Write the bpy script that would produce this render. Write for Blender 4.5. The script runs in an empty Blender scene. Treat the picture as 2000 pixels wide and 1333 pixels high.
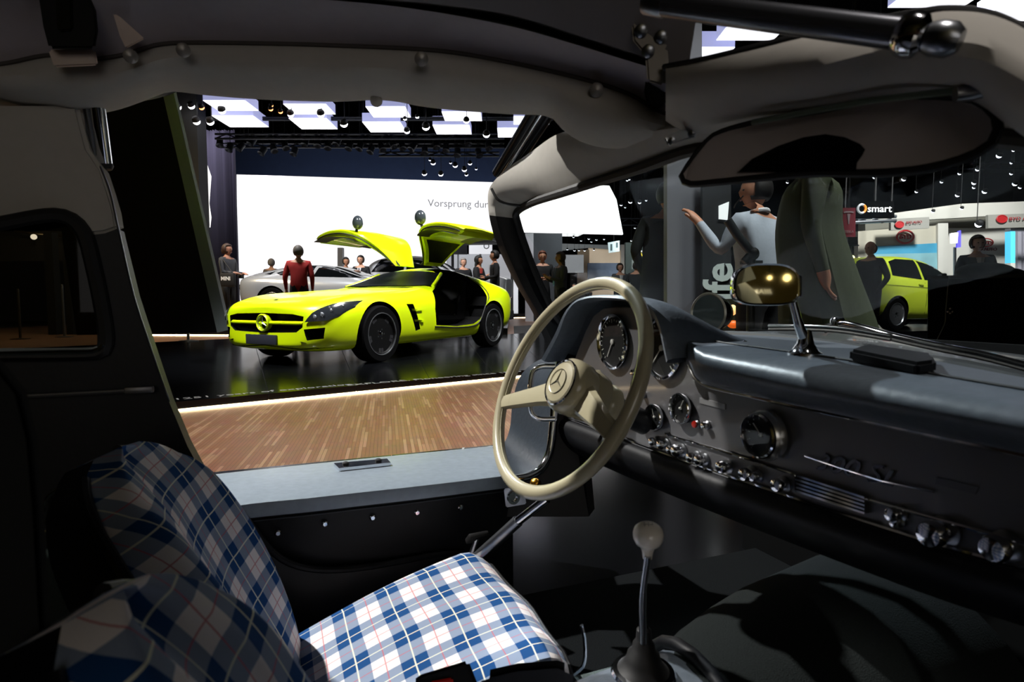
import bpy, bmesh, math, random
from mathutils import Vector, Matrix
from mathutils.bvhtree import BVHTree
random.seed(7)
S = bpy.context.scene
COL = S.collection
PI = math.pi
# ------------------------------------------------------------------ camera
FPX, PITCH, EYE = 1150.0, math.radians(3.9), 0.80
cam_d = bpy.data.cameras.new('camera'); cam = bpy.data.objects.new('camera', cam_d); COL.objects.link(cam)
cam.location = (0, 0, EYE); cam.rotation_euler = (PI/2 - PITCH, 0, 0)
cam_d.sensor_width = 36; cam_d.lens = FPX*36/2000; cam_d.clip_start = 0.02; cam_d.clip_end = 300
cam_d.dof.use_dof = True; cam_d.dof.focus_distance = 3.0; cam_d.dof.aperture_fstop = 9
S.camera = cam
# ------------------------------------------------------------------ world, lights, exposure
S.view_settings.view_transform = 'Standard'; S.view_settings.look = 'None'
S.view_settings.gamma = 1; S.view_settings.use_curve_mapping = False
S.view_settings.exposure = 0.0
W = bpy.data.worlds.new('hall_air'); S.world = W; W.use_nodes = True
W.node_tree.nodes['Background'].inputs[0].default_value = (0.55, 0.6, 0.7, 1)
W.node_tree.nodes['Background'].inputs[1].default_value = 0.014
def spot(name, loc, aim, power, angle, size=.1, blend=.3, col=(1, 1, 1)):
    d = bpy.data.lights.new(name, 'SPOT'); d.energy = power; d.spot_size = math.radians(angle); d.spot_blend = blend
    d.shadow_soft_size = size; d.color = col
    o = bpy.data.objects.new(name, d); COL.objects.link(o); o.location = loc
    o.rotation_euler = (Vector(aim) - Vector(loc)).to_track_quat('-Z', 'Y').to_euler(); return o
def area(name, loc, aim, power, sx, sy, col=(1, 1, 1)):
    d = bpy.data.lights.new(name, 'AREA'); d.shape = 'RECTANGLE'; d.size = sx; d.size_y = sy; d.energy = power; d.color = col
    o = bpy.data.objects.new(name, d); COL.objects.link(o); o.location = loc
    o.rotation_euler = (Vector(aim) - Vector(loc)).to_track_quat('-Z', 'Y').to_euler(); return o
spot('key_spot', (-3.6, 2.7, 4.75), (0.0, .95, .3), 2300, 24, .05, .4, (1, .97, .93))
spot('second_spot', (-1.5, 5.8, 5.2), (.62, .70, .7), 2300, 14, .06, .5, (.85, .93, 1))
spot('third_spot', (1.1, .05, 5.0), (.45, .45, 1.02), 420, 9, .08, .6, (1, .93, .88))
area('rear_wall_fill', (0, -9, 7), (0, -14, 3), 500, 3, 3, (1, .85, .5))  # added unseen light that brightens the wall shown in the mirror
spot('show_light_front', (-3.8, 4.0, 6.6), (-2.5, 7.4, .4), 3600, 40, .5, .6)
spot('show_light_side', (1.6, 6.6, 6.8), (-1.5, 8.4, .5), 4200, 46, .5, .6)
spot('hall_light_left', (-5.2, 10.9, 7.5), (-3.8, 14.4, .8), 3800, 58, .6, .7)
spot('hall_light_middle', (.6, 11, 7.5), (.2, 15.5, .8), 1700, 60, .6, .7)
spot('hall_light_far', (4, 20, 8), (3, 27, 1), 4500, 70, .6, .7)
spot('hall_light_right', (11.5, 11.5, 7.5), (12.5, 18.5, 1.2), 6500, 76, .6, .7)
spot('hatch_light', (6, 8, 6.5), (9.2, 12.0, .8), 4000, 36, .4, .6)
spot('bonnet_light', (3.2, 2.4, 6.0), (1.9, 3.5, 1.3), 900, 44, .4, .7, (1, .97, .9))
spot('pillar_fill', (1.7, 2.3, 5.6), (1.7, 5.0, 1.6), 800, 40, .3, .7)  # added unseen spot that brightens the grey pillar
area('passenger_side_fill', (.9, -3.6, 1.5), (.4, .6, 1.0), 11, 2.0, 1.6, (1, .95, .93))  # added unseen fill for the visor, header and dash
spot('floor_spot', (-1.2, 2.6, 6.5), (-.8, 3.8, 0), 2300, 38, .3, .8, (1, .93, .85))
# ------------------------------------------------------------------ pixels to places
def ray(px, py):
    c = Vector((0, math.cos(PITCH), -math.sin(PITCH))); u = Vector((0, math.sin(PITCH), math.cos(PITCH)))
    return c + Vector((1, 0, 0))*((px-1000)/FPX) - u*((py-666.5)/FPX)
EYEV = Vector((0, 0, EYE))
def at(px, py, Y): r = ray(px, py); return EYEV + r*(Y/r.y)                  # point at a distance Y in front
def pz(px, py, z): r = ray(px, py); return EYEV + r*((z-EYE)/r.z)            # point on a level plane
YAW = math.radians(22)
UD = Vector((math.cos(YAW), math.sin(YAW), 0)); VD = Vector((-math.sin(YAW), math.cos(YAW), 0))
def car(u, v, z): return UD*u + VD*v + Vector((0, 0, z))                     # the old coupe's own axes
def pu(px, py, u): r = ray(px, py); return EYEV + r*(u/r.dot(UD))
def pv(px, py, v): r = ray(px, py); return EYEV + r*(v/r.dot(VD))
def cu(p): return (p.dot(UD), p.dot(VD), p.z)
# ------------------------------------------------------------------ materials
def lin(c):
    if isinstance(c, str): c = [int(c[i:i+2], 16)/255 for i in (0, 2, 4)]
    return tuple(x/12.92 if x <= .04045 else ((x+.055)/1.055)**2.4 for x in c) + (1,)
MC = {}
def mat(name, col='808080', rough=.5, metal=0, emit=None, es=1, var=.12, scale=40, bump=0, coat=0, spec=.5, tint=None, alpha=None):
    if name in MC: return MC[name]
    m = bpy.data.materials.new(name); m.use_nodes = True; t = m.node_tree; n = t.nodes; b = n['Principled BSDF']
    c = lin(col)
    b.inputs['Roughness'].default_value = rough; b.inputs['Metallic'].default_value = metal
    b.inputs['Specular IOR Level'].default_value = spec
    b.inputs['Coat Weight'].default_value = coat; b.inputs['Coat Roughness'].default_value = .06
    tc = n.new('ShaderNodeTexCoord'); ns = n.new('ShaderNodeTexNoise'); ns.inputs['Scale'].default_value = scale
    ns.inputs['Detail'].default_value = 4
    t.links.new(tc.outputs['Object'], ns.inputs['Vector'])
    mx = n.new('ShaderNodeMix'); mx.data_type = 'RGBA'
    mx.inputs['A'].default_value = tuple(x*(1-var) for x in c[:3])+(1,); mx.inputs['B'].default_value = tuple(min(1, x*(1+var)) for x in c[:3])+(1,)
    t.links.new(ns.outputs['Fac'], mx.inputs['Factor']); t.links.new(mx.outputs['Result'], b.inputs['Base Color'])
    if bump:
        bp = n.new('ShaderNodeBump'); bp.inputs['Strength'].default_value = bump; bp.inputs['Distance'].default_value = .002
        t.links.new(ns.outputs['Fac'], bp.inputs['Height']); t.links.new(bp.outputs['Normal'], b.inputs['Normal'])
    if emit:
        b.inputs['Emission Color'].default_value = lin(emit); b.inputs['Emission Strength'].default_value = es
    MC[name] = m; return m
def glass(name, tint='ffffff', refl=1.0, dark=0.0):
    if name in MC: return MC[name]
    m = bpy.data.materials.new(name); m.use_nodes = True; t = m.node_tree; n = t.nodes; n.remove(n['Principled BSDF'])
    o = n['Material Output']; tr = n.new('ShaderNodeBsdfTransparent'); tr.inputs[0].default_value = tuple(x*(1-dark) for x in lin(tint)[:3])+(1,)
    g = n.new('ShaderNodeBsdfGlossy'); g.inputs['Roughness'].default_value = .02
    f = n.new('ShaderNodeFresnel'); f.inputs[0].default_value = 1.45
    ml = n.new('ShaderNodeMath'); ml.operation = 'MULTIPLY'; ml.inputs[1].default_value = refl
    mx = n.new('ShaderNodeMixShader')
    t.links.new(f.outputs[0], ml.inputs[0]); t.links.new(ml.outputs[0], mx.inputs[0])
    t.links.new(tr.outputs[0], mx.inputs[1]); t.links.new(g.outputs[0], mx.inputs[2]); t.links.new(mx.outputs[0], o.inputs[0])
    MC[name] = m; return m
def plaid():
    m = bpy.data.materials.new('plaid_cloth'); m.use_nodes = True; t = m.node_tree; n = t.nodes; L = t.links.new; b = n['Principled BSDF']
    b.inputs['Roughness'].default_value = .95; b.inputs['Specular IOR Level'].default_value = .15
    uv = n.new('ShaderNodeUVMap'); sp = n.new('ShaderNodeSeparateXYZ'); L(uv.outputs[0], sp.inputs[0])
    def mth(op, a, bb=None):
        k = n.new('ShaderNodeMath'); k.operation = op
        for i, x in enumerate((a, bb)):
            if x is None: continue
            if isinstance(x, (int, float)): k.inputs[i].default_value = x
            else: L(x, k.inputs[i])
        return k.outputs[0]
    def band(s, period):
        f = mth('FRACT', mth('DIVIDE', s, period))
        blue = mth('LESS_THAN', f, .5)
        def line(c, w): return mth('LESS_THAN', mth('ABSOLUTE', mth('SUBTRACT', f, c)), w)
        return blue, line(.25, .014), line(.75, .011), line(.08, .012)
    bx, wx, rx, kx = band(sp.outputs[0], .078); by, wy, ry, ky = band(sp.outputs[1], .078)
    def mixc(fac, a, bb):
        k = n.new('ShaderNodeMix'); k.data_type = 'RGBA'
        if isinstance(fac, (int, float)): k.inputs['Factor'].default_value = fac
        else: L(fac, k.inputs['Factor'])
        for i, x in (('A', a), ('B', bb)):
            if isinstance(x, str): k.inputs[i].default_value = lin(x)
            else: L(x, k.inputs[i])
        return k.outputs['Result']
    one = mth('MAXIMUM', bx, by); two = mth('MULTIPLY', bx, by)
    c = mixc(one, 'f2eceb', '8d9bb2'); c = mixc(two, c, '1d4a80')
    c = mixc(mth('MULTIPLY', mth('MAXIMUM', rx, ry), .75), c, 'c8606a')
    c = mixc(mth('MULTIPLY', mth('MAXIMUM', kx, ky), .0), c, '707890')
    c = mixc(mth('MULTIPLY', mth('MAXIMUM', wx, wy), .85), c, 'eeeed8')
    L(c, b.inputs['Base Color'])
    ns = n.new('ShaderNodeTexNoise'); ns.inputs['Scale'].default_value = 900; bp = n.new('ShaderNodeBump'); bp.inputs['Strength'].default_value = .3
    bp.inputs['Distance'].default_value = .001
    tc = n.new('ShaderNodeTexCoord'); L(tc.outputs['Object'], ns.inputs['Vector']); L(ns.outputs['Fac'], bp.inputs['Height']); L(bp.outputs[0], b.inputs['Normal'])
    MC['plaid_cloth'] = m; return m
def parquet(name, ang, dark=1.0):
    m = bpy.data.materials.new(name); m.use_nodes = True; t = m.node_tree; n = t.nodes; L = t.links.new; b = n['Principled BSDF']
    b.inputs['Roughness'].default_value = .38; b.inputs['Specular IOR Level'].default_value = .35
    tc = n.new('ShaderNodeTexCoord'); mp = n.new('ShaderNodeMapping'); mp.inputs['Rotation'].default_value = (0, 0, ang)
    L(tc.outputs['Object'], mp.inputs[0])
    br = n.new('ShaderNodeTexBrick'); L(mp.outputs[0], br.inputs['Vector'])
    br.inputs['Color1'].default_value = lin('8d644b'); br.inputs['Color2'].default_value = lin('cfac8b'); br.inputs['Mortar'].default_value = lin('5f4430')
    br.inputs['Scale'].default_value = 1; br.inputs['Mortar Size'].default_value = .0012; br.inputs['Brick Width'].default_value = .38; br.inputs['Row Height'].default_value = .02
    br.inputs['Bias'].default_value = -.55; br.offset = .37
    ns = n.new('ShaderNodeTexNoise'); ns.inputs['Scale'].default_value = 9; L(mp.outputs[0], ns.inputs['Vector'])
    mx = n.new('ShaderNodeMix'); mx.data_type = 'RGBA'; mx.blend_type = 'MULTIPLY'; mx.inputs['Factor'].default_value = .35
    L(br.outputs['Color'], mx.inputs['A']); L(ns.outputs['Color'], mx.inputs['B']); L(mx.outputs['Result'], b.inputs['Base Color'])
    MC[name] = m; return m
plaid()
PLAID = MC['plaid_cloth']
LEATH = mat('navy_leather', '505861', .40, var=.25, scale=90, bump=.35, spec=.45)
LEATHB = mat('black_leather', '090b0f', .5, var=.3, scale=120, bump=.12, spec=.3)
BEIGE = mat('headliner_cloth', 'b2aea6', .85, var=.06, scale=60, bump=.1, spec=.2)
CHROME = mat('chrome', 'e4e6ea', .08, 1, var=.02)
STEEL = mat('brushed_steel', '9a9da2', .3, 1, var=.06, scale=200)
DASHP = mat('dash_paint', '6c6c6e', .32, .55, var=.04, scale=15, coat=.4)
RUBBER = mat('black_rubber', '0b0b0c', .6, var=.2)
CREAM = mat('cream_enamel', 'aaa286', .28, var=.03, scale=20, coat=.5)
IVORY = mat('ivory_knob', 'efe8da', .25, var=.03, coat=.5)
BLACK = mat('matt_black', '070708', .7, var=.3)
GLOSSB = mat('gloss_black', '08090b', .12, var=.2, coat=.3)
CARPET = mat('grey_carpet', '56605f', .95, var=.5, scale=500, bump=.8, spec=.1)
DIAL = mat('dial_black', '0b0c0c', .6, var=.2, spec=.15)
WORN_SHEEN = mat('worn_sheen_leather', '8a97a3', .36, var=.18, scale=60, bump=.3, spec=.5)  # worn navy leather, paled further to carry the light on the sill
# ------------------------------------------------------------------ objects
def wm(o):
    m = o.matrix_parent_inverse @ o.matrix_basis
    return wm(o.parent) @ m if o.parent else o.matrix_basis.copy()
def link(o, parent=None, local=False):
    COL.objects.link(o)
    if parent:
        o.parent = parent
        if not local: o.matrix_parent_inverse = wm(parent).inverted()
    return o
def tag(o, label=None, cat=None, group=None, kind=None):
    if label: o['label'] = label
    if cat: o['category'] = cat
    if group: o['group'] = group
    if kind: o['kind'] = kind
    return o
def thing(name, loc, label, cat, group=None, rz=0):
    o = bpy.data.objects.new(name, None); o.empty_display_size = .1; o.location = loc; o.rotation_euler = (0, 0, rz); link(o)
    return tag(o, label, cat, group)
def mesh(name, verts, faces, m, parent=None, smooth=True, uv=None, local=False, mi=None, fix=True):
    me = bpy.data.meshes.new(name); me.from_pydata([tuple(v) for v in verts], [], faces)
    for x in (m if isinstance(m, (list, tuple)) else [m]): me.materials.append(x)
    if uv:
        l = me.uv_layers.new(name='UVMap')
        for lp in me.loops: l.data[lp.index].uv = uv[lp.vertex_index]
    if mi:
        for p, k in zip(me.polygons, mi): p.material_index = k
    if fix:
        bm = bmesh.new(); bm.from_mesh(me); bmesh.ops.recalc_face_normals(bm, faces=bm.faces); bm.to_mesh(me); bm.free()
    if smooth:
        for p in me.polygons: p.use_smooth = True
        try: me.set_sharp_from_angle(angle=math.radians(38))
        except Exception: pass
    return link(bpy.data.objects.new(name, me), parent, local)
def spline(pts, x):
    """smooth curve through (x, value...) points sorted by x"""
    n = len(pts)
    if x <= pts[0][0]: i = 0
    elif x >= pts[-1][0]: i = n-2
    else: i = max(k for k in range(n-1) if pts[k][0] <= x)
    p1, p2 = pts[i], pts[i+1]; h = p2[0]-p1[0]; t = (x-p1[0])/h
    def sl(k, j):
        a, b = max(k-1, 0), min(k+1, n-1)
        return (pts[b][j]-pts[a][j])/(pts[b][0]-pts[a][0])
    t = min(max(t, 0), 1); out = []
    for j in range(1, len(p1)):
        out.append((2*t**3-3*t*t+1)*p1[j] + (t**3-2*t*t+t)*h*sl(i, j) + (-2*t**3+3*t*t)*p2[j] + (t**3-t*t)*h*sl(i+1, j))
    return out
def resamp(pts, n, closed=False):
    """points along a smooth curve, even spacing"""
    P = [Vector(p) for p in pts]
    if closed: P = P + [P[0]]
    d = [0]
    for a, b in zip(P, P[1:]): d.append(d[-1]+max((b-a).length, 1e-6))
    sp = [(d[i],)+tuple(P[i]) for i in range(len(P))]
    m = n if closed else n-1
    return [Vector(spline(sp, d[-1]*k/m)) for k in range(n)]
def loft(name, rows, m, parent=None, close_rows=False, cap=False, uvs=False, smooth=True, local=False, close_cols=False):
    """rows: equal-length lists of points. close_rows: each row is a ring"""
    R, C = len(rows), len(rows[0]); V = [p for r in rows for p in r]; F = []
    for i in range(R if close_cols else R-1):
        k = (i+1) % R
        for j in range(C if close_rows else C-1):
            q = (j+1) % C; F.append((i*C+j, i*C+q, k*C+q, k*C+j))
    if cap and close_rows: F += [tuple(range(C))[::-1], tuple((R-1)*C+j for j in range(C))]
    return mesh(name, V, F, m, parent, smooth, None, local)
def loft_s(name, rows, m, parent=None, n=24, **k):
    cols = [resamp([r[j] for r in rows], n) for j in range(len(rows[0]))]
    return loft(name, [[c[i] for c in cols] for i in range(n)], m, parent, **k)
def frames(P):
    out = []; nrm = None
    for i, p in enumerate(P):
        t = (P[min(i+1, len(P)-1)] - P[max(i-1, 0)]).normalized()
        if nrm is None: nrm = t.orthogonal().normalized()
        nrm = (nrm - t*nrm.dot(t)); nrm = nrm.normalized() if nrm.length > 1e-6 else t.orthogonal().normalized()
        out.append((p, nrm, t.cross(nrm)))
    return out
def tube_geo(pts, r, k=8, n=None, closed=False):
    P = [Vector(p) for p in pts]
    if n: P = resamp(P, n, closed)
    V, F = [], []; m = len(P)
    fr = frames(P)
    for i, (p, a, b) in enumerate(fr):
        rr = r[min(int(i*len(r)/m), len(r)-1)] if isinstance(r, (list, tuple)) else r
        V += [p + (a*math.cos(2*PI*j/k) + b*math.sin(2*PI*j/k))*rr for j in range(k)]
    for i in range(m if closed else m-1):
        q = (i+1) % m
        F += [(i*k+j, i*k+(j+1) % k, q*k+(j+1) % k, q*k+j) for j in range(k)]
    if not closed: F += [tuple(range(k))[::-1], tuple((m-1)*k+j for j in range(k))]
    return V, F
def tube(name, pts, r, m, parent=None, k=8, n=None, closed=False, local=False):
    V, F = tube_geo(pts, r, k, n, closed); return mesh(name, V, F, m, parent, True, None, local)
def join(gs):
    V, F = [], []
    for v, f in gs:
        o = len(V); V += list(v); F += [tuple(i+o for i in q) for q in f]
    return V, F
def axis_mat(o, d, up=Vector((0, 0, 1))):
    d = Vector(d).normalized(); x = Vector(up).cross(d)
    if x.length < 1e-4: x = Vector((1, 0, 0))
    x.normalize(); y = d.cross(x)
    return Matrix(((x.x, y.x, d.x, o[0]), (x.y, y.y, d.y, o[1]), (x.z, y.z, d.z, o[2]), (0, 0, 0, 1)))
def lathe_geo(prof, M, k=24):
    """prof: (radius, height along axis)"""
    V, F = [], []
    for r, h in prof: V += [M @ Vector((r*math.cos(2*PI*j/k), r*math.sin(2*PI*j/k), h)) for j in range(k)]
    for i in range(len(prof)-1): F += [(i*k+j, i*k+(j+1) % k, (i+1)*k+(j+1) % k, (i+1)*k+j) for j in range(k)]
    ring = len(prof) > 2 and prof[0][0] > 1e-5 and prof[-1][0] > 1e-5        # open rings keep no caps
    if prof[0][0] > 1e-5 and not ring: F.append(tuple(range(k))[::-1])
    if prof[-1][0] > 1e-5 and not ring: F.append(tuple((len(prof)-1)*k+j for j in range(k)))
    return V, F
def lathe(name, prof, M, m, parent=None, k=24, local=False):
    V, F = lathe_geo(prof, M, k); return mesh(name, V, F, m, parent, True, None, local)
def box_geo(c, s, M=Matrix(), bev=0):
    bm = bmesh.new(); bmesh.ops.create_cube(bm, size=1)
    for v in bm.verts: v.co = Vector((v.co.x*s[0]+c[0], v.co.y*s[1]+c[1], v.co.z*s[2]+c[2]))
    if bev: bmesh.ops.bevel(bm, geom=bm.edges[:], offset=bev, segments=2, affect='EDGES', profile=.5)
    bm.verts.index_update()
    g = ([M @ v.co for v in bm.verts], [tuple(v.index for v in f.verts) for f in bm.faces]); bm.free(); return g
def box(name, c, s, m, parent=None, M=Matrix(), bev=0, local=False):
    V, F = box_geo(c, s, M, bev); return mesh(name, V, F, m, parent, bev > 0, None, local)
def prism_geo(poly, vec):
    V = [Vector(p) for p in poly]; k = len(V); V = V + [p+Vector(vec) for p in V]
    return V, [tuple(range(k))[::-1], tuple(range(k, 2*k))] + [(j, (j+1) % k, k+(j+1) % k, k+j) for j in range(k)]
def prism(name, poly, vec, m, parent=None, local=False, smooth=False, bev=0):
    V, F = prism_geo(poly, vec); o = mesh(name, V, F, m, parent, smooth, None, local)
    if bev:
        bm = bmesh.new(); bm.from_mesh(o.data)
        bmesh.ops.bevel(bm, geom=[e for e in bm.edges if len(e.link_faces) == 2 and e.calc_face_angle(0) > .7], offset=bev, segments=2, affect='EDGES', clamp_overlap=True)
        bm.to_mesh(o.data); bm.free()
        for p in o.data.polygons: p.use_smooth = True
        o.data.set_sharp_from_angle(angle=math.radians(30))
    return o
def sphere_geo(c, r, k=12, q=8):
    r = (r, r, r) if isinstance(r, (int, float)) else r
    V, F = [], []
    for i in range(1, q):
        a = PI*i/q
        V += [Vector((c[0]+r[0]*math.sin(a)*math.cos(2*PI*j/k), c[1]+r[1]*math.sin(a)*math.sin(2*PI*j/k), c[2]+r[2]*math.cos(a))) for j in range(k)]
    t = len(V); V += [Vector((c[0], c[1], c[2]+r[2])), Vector((c[0], c[1], c[2]-r[2]))]
    for i in range(q-2): F += [(i*k+j, i*k+(j+1) % k, (i+1)*k+(j+1) % k, (i+1)*k+j) for j in range(k)]
    F += [(t, (j+1) % k, j) for j in range(k)] + [(t+1, (q-2)*k+j, (q-2)*k+(j+1) % k) for j in range(k)]
    return V, F
def geo(name, gs, m, parent=None, local=False, smooth=True):
    V, F = join(gs); return mesh(name, V, F, m, parent, smooth, None, local)
def text(name, s, M, size, m, parent=None, ext=.002, align='LEFT', local=False, sx=1, bold=0, shear=0):
    c = bpy.data.curves.new(name, 'FONT'); c.body = s; c.size = size; c.extrude = ext; c.align_x = align; c.offset = bold; c.shear = shear
    c.resolution_u = 3
    t = bpy.data.objects.new(name, c); COL.objects.link(t)
    dg = bpy.context.evaluated_depsgraph_get(); me = bpy.data.meshes.new_from_object(t.evaluated_get(dg)); bpy.data.objects.remove(t)
    me.name = name; me.materials.clear(); me.materials.append(m); me.transform(M @ Matrix.Diagonal((sx, 1, 1, 1)))
    return link(bpy.data.objects.new(name, me), parent, local)
def basis(o, x, y):
    x = Vector(x).normalized(); y = Vector(y); z = x.cross(y).normalized(); y = z.cross(x)
    return Matrix(((x.x, y.x, z.x, o[0]), (x.y, y.y, z.y, o[1]), (x.z, y.z, z.z, o[2]), (0, 0, 0, 1)))
def evald(o):
    dg = bpy.context.evaluated_depsgraph_get(); me = bpy.data.meshes.new_from_object(o.evaluated_get(dg)); return me
# ================================================================== THE HALL
FLOORW = parquet('parquet_boards', math.radians(-102))
HALLF = mat('hall_carpet', '2b2d30', .45, var=.2, scale=6)
STAGE = mat('stage_gloss', '08090b', .16, var=.15, scale=4, spec=.4)
NAVY = mat('navy_cloth', '2a3a5c', .9, var=.2, scale=3)
SCREENW = mat('screen_glow', 'ffffff', .6, emit='fdfdff', es=1.02, var=.01)
WARMLED = mat('warm_led', 'fff0d0', .5, emit='ffe2b0', es=10, var=.01)
GREYP = mat('grey_panel', '60636a', .6, var=.05, scale=3)
def struct(o): o['kind'] = 'structure'; return o
struct(box('floor', (0, 30, -.11), (110, 90, .2), HALLF))
struct(box('floor_parquet', (-5, 14, -.03), (20, 40, .06), FLOORW))
struct(box('ceiling', (0, 30, 14.1), (110, 90, .2), BLACK))
struct(box('wall_back', (0, 62, 6), (110, .3, 17), BLACK))
struct(box('wall_left', (-44, 30, 6), (.3, 90, 17), BLACK))
struct(box('wall_right', (52, 30, 6), (.3, 90, 17), BLACK))
struct(box('wall_behind', (0, -14, 6), (110, .3, 17), mat('brown_wall', '4e4826', .8, var=.2, scale=1)))
# --- black platform that carries the old coupe
def slab(name, poly, z0, z1, m, parent=None): return prism(name, [Vector((p[0], p[1], z0)) for p in poly], (0, 0, z1-z0), m, parent)
plat1 = thing('display_platform', car(0, 2, 0), 'low black platform under the open old coupe with lettering along its rim', 'platform')
def tiled(root, cs, nu, nv, z, gap=.004, keep=lambda p: True):
    A, B, C, D = [Vector(c) for c in cs]                      # A-B near edge, D-C far edge
    f = lambda a, b: (A*(1-a)+B*a)*(1-b) + (D*(1-a)+C*a)*b
    for i in range(nu):
        for j in range(nv):
            q = [f(i/nu, j/nv), f((i+1)/nu, j/nv), f((i+1)/nu, (j+1)/nv), f(i/nu, (j+1)/nv)]
            c = sum(q, Vector())/4
            if not all(keep(p) for p in q+[c]): continue
            q = [c+(p-c)*(1-gap/(p-c).length) for p in q]
            slab('platform_panel', q, .012, z, STAGE, root)
tiled(plat1, [car(-4, -2.2, 0), car(5, -2.2, 0), car(5, 2.77, 0), car(-4, 2.77, 0)], 4, 3, .07)
slab('platform_frame', [car(-3.9, -2.1, 0), car(4.9, -2.1, 0), car(4.9, 2.7, 0), car(-3.9, 2.7, 0)], .0, .06, BLACK, plat1)
LETTER = mat('grey_lettering', 'b9bcc0', .5, var=.02)
def flat_text(name, s, p, q, size, z, parent, **k):
    p = Vector((p.x, p.y, z)); d = (Vector((q.x, q.y, z))-p).normalized(); return text(name, s, basis(p, d, Vector((-d.y, d.x, 0))), size, LETTER, parent, .001, **k)
a, b = pz(1005, 866, .07), pz(700, 897, .07); off = -VD*.16
flat_text('lettering', '1251 years of innovation', a+off*.1, b+off*.1, .11, .0705, plat1, sx=1.05)
a, b = pz(497, 919, .07), pz(440, 925, .07)
flat_text('lettering', '6 ALL', a+off*.1, b+off*.1, .09, .0705, plat1)
# --- black platform that carries the yellow-green car
A, B = pz(330, 787, .07), pz(975, 728, .07); C_, D_ = pz(1150, 630, .07), pz(385, 665, .07)
dn, df = B-A, C_-D_
NL, NR, FR, FL = A-dn*.75, B+dn*1.2, C_+df*.25, D_-df*.5
plat2 = thing('display_platform', (A+B)/2*1.1, 'wide glossy black platform under the yellow-green sports car, warm light along its base', 'platform')
tiled(plat2, [NL, NR, FR, FL], 12, 8, .07, keep=lambda p: not (p.x < -.05 and p.y > 12.9))
ctr = (NL+NR+FR+FL)/4
fx = lambda X=None, Y=None: FL+(FR-FL)*(((X-FL.x)/(FR.x-FL.x)) if X is not None else ((Y-FL.y)/(FR.y-FL.y)))
sh = [c+(ctr-c)*.012 for c in (NL, NR, FR)]+[fx(X=.05), Vector((.05, 12.85, 0)), fx(Y=12.85), FL+(ctr-FL)*.012]
slab('platform_frame', sh, .03, .062, BLACK, plat2)
dv = dn.normalized()
nv = Vector((dv.y, -dv.x, 0))
led = [NL+nv*.02-nv*.035, NR-nv*.015, NR-nv*.06, NL-nv*.06]
slab('led_strip', [NL+nv*.012, NR+nv*.012, NR-nv*.03, NL-nv*.03], .002, .016, WARMLED, plat2)['label'] = 'glowing warm white light strip'
flat_text('lettering', '1251 years of exploration', pz(338, 782, .07), pz(570, 762, .07), .105, .0705, plat2, sx=1.25)
flat_text('lettering', 'EXPLORE. Pioneering since 1886', pz(678, 754, .07), pz(960, 731, .07), .105, .0705, plat2, sx=1.3)
# --- second black stage behind, its lit base
e1, e2 = pz(385, 655, 0), pz(1075, 621, 0); d = e2-e1; e0, e3 = e1-d*.9, e2+d*.15
stage = thing('display_stage', (-4, 20, 0), 'raised dark stage behind the yellow-green car carrying the silver cars', 'stage')
s0, s1, s2, s3, s4 = [Vector(q) for q in ((-9.2, 13.6, 0), (-6.9, 13.45, 0), (-.1, 13.0, 0), (-.1, 27.5, 0), (3.3, 28, 0))]
slab('stage_deck', [s0, s1, s2, s3, s4, Vector((3.3, 44, 0)), Vector((-13, 44, 0))], .03, .2, STAGE, stage)
for a_, b_ in ((s0, s2), (s3, s4)):
    q_ = (b_-a_).normalized(); q_ = Vector((q_.y, -q_.x, 0)); slab('led_strip', [a_+q_*.03, b_+q_*.03, b_-q_*.06, a_-q_*.06], .0, .028, WARMLED, stage)['label'] = 'glowing warm white light strip'
# --- white screen and what frames it
Lx, Rx = at(462, 341, 24), at(1191, 362, 26.3)
zt = Lx.z
def sp(px, py):                                                # on the plane of the screen
    d = Vector((Rx.x-Lx.x, Rx.y-Lx.y, 0)); n = Vector((-d.y, d.x, 0)); r = ray(px, py); return EYEV + r*((Lx-EYEV).dot(n)/r.dot(n))
scr = thing('projection_screen', sp(700, 600), 'huge glowing white screen with a grey slogan behind the cars', 'screen')
prism('screen_panel', [sp(462, 341), sp(1190, 363), sp(1204, 390), sp(1217, 458), sp(872, 450), sp(868, 612), sp(466, 614)], (0, .25, 0), SCREENW, scr)
tx = sp(836, 404) - Vector((0, .09, 0)); td = (sp(955, 404)-sp(836, 402)); td.z = 0
text('slogan', 'Vorsprung durch Technik', basis(tx, td, (0, 0, 1)), .43, mat('slogan_grey', '9a9ca2', .7, emit='a4a6ac', es=.4), scr, .005)
bd = thing('backdrop', at(700, 640, 28), 'dark navy cloth backdrop hanging above the white screen', 'backdrop')
prism('cloth', [at(455, 282, 28), at(1000, 290, 28), at(1000, 466, 28), at(866, 466, 28), at(866, 611.5, 28), at(455, 611.5, 28)], (0, .15, 0), NAVY, bd)
beam = thing('header_beam', sp(930, 500), 'dark beam under the white screen over the white car', 'beam')
prism('beam_panel', [p+Vector((0, .35, 0)) for p in (sp(868, 462), sp(1010, 458), sp(1010, 472), sp(868, 474))], (0, 1, 0), BLACK, beam)
for q_ in (880, 1000): tube('beam_post', [sp(q_, 466)+Vector((0, .8, 0)), Vector((sp(q_, 466).x, sp(q_, 466).y+.8, .21))], .06, BLACK, beam, 8)
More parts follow.
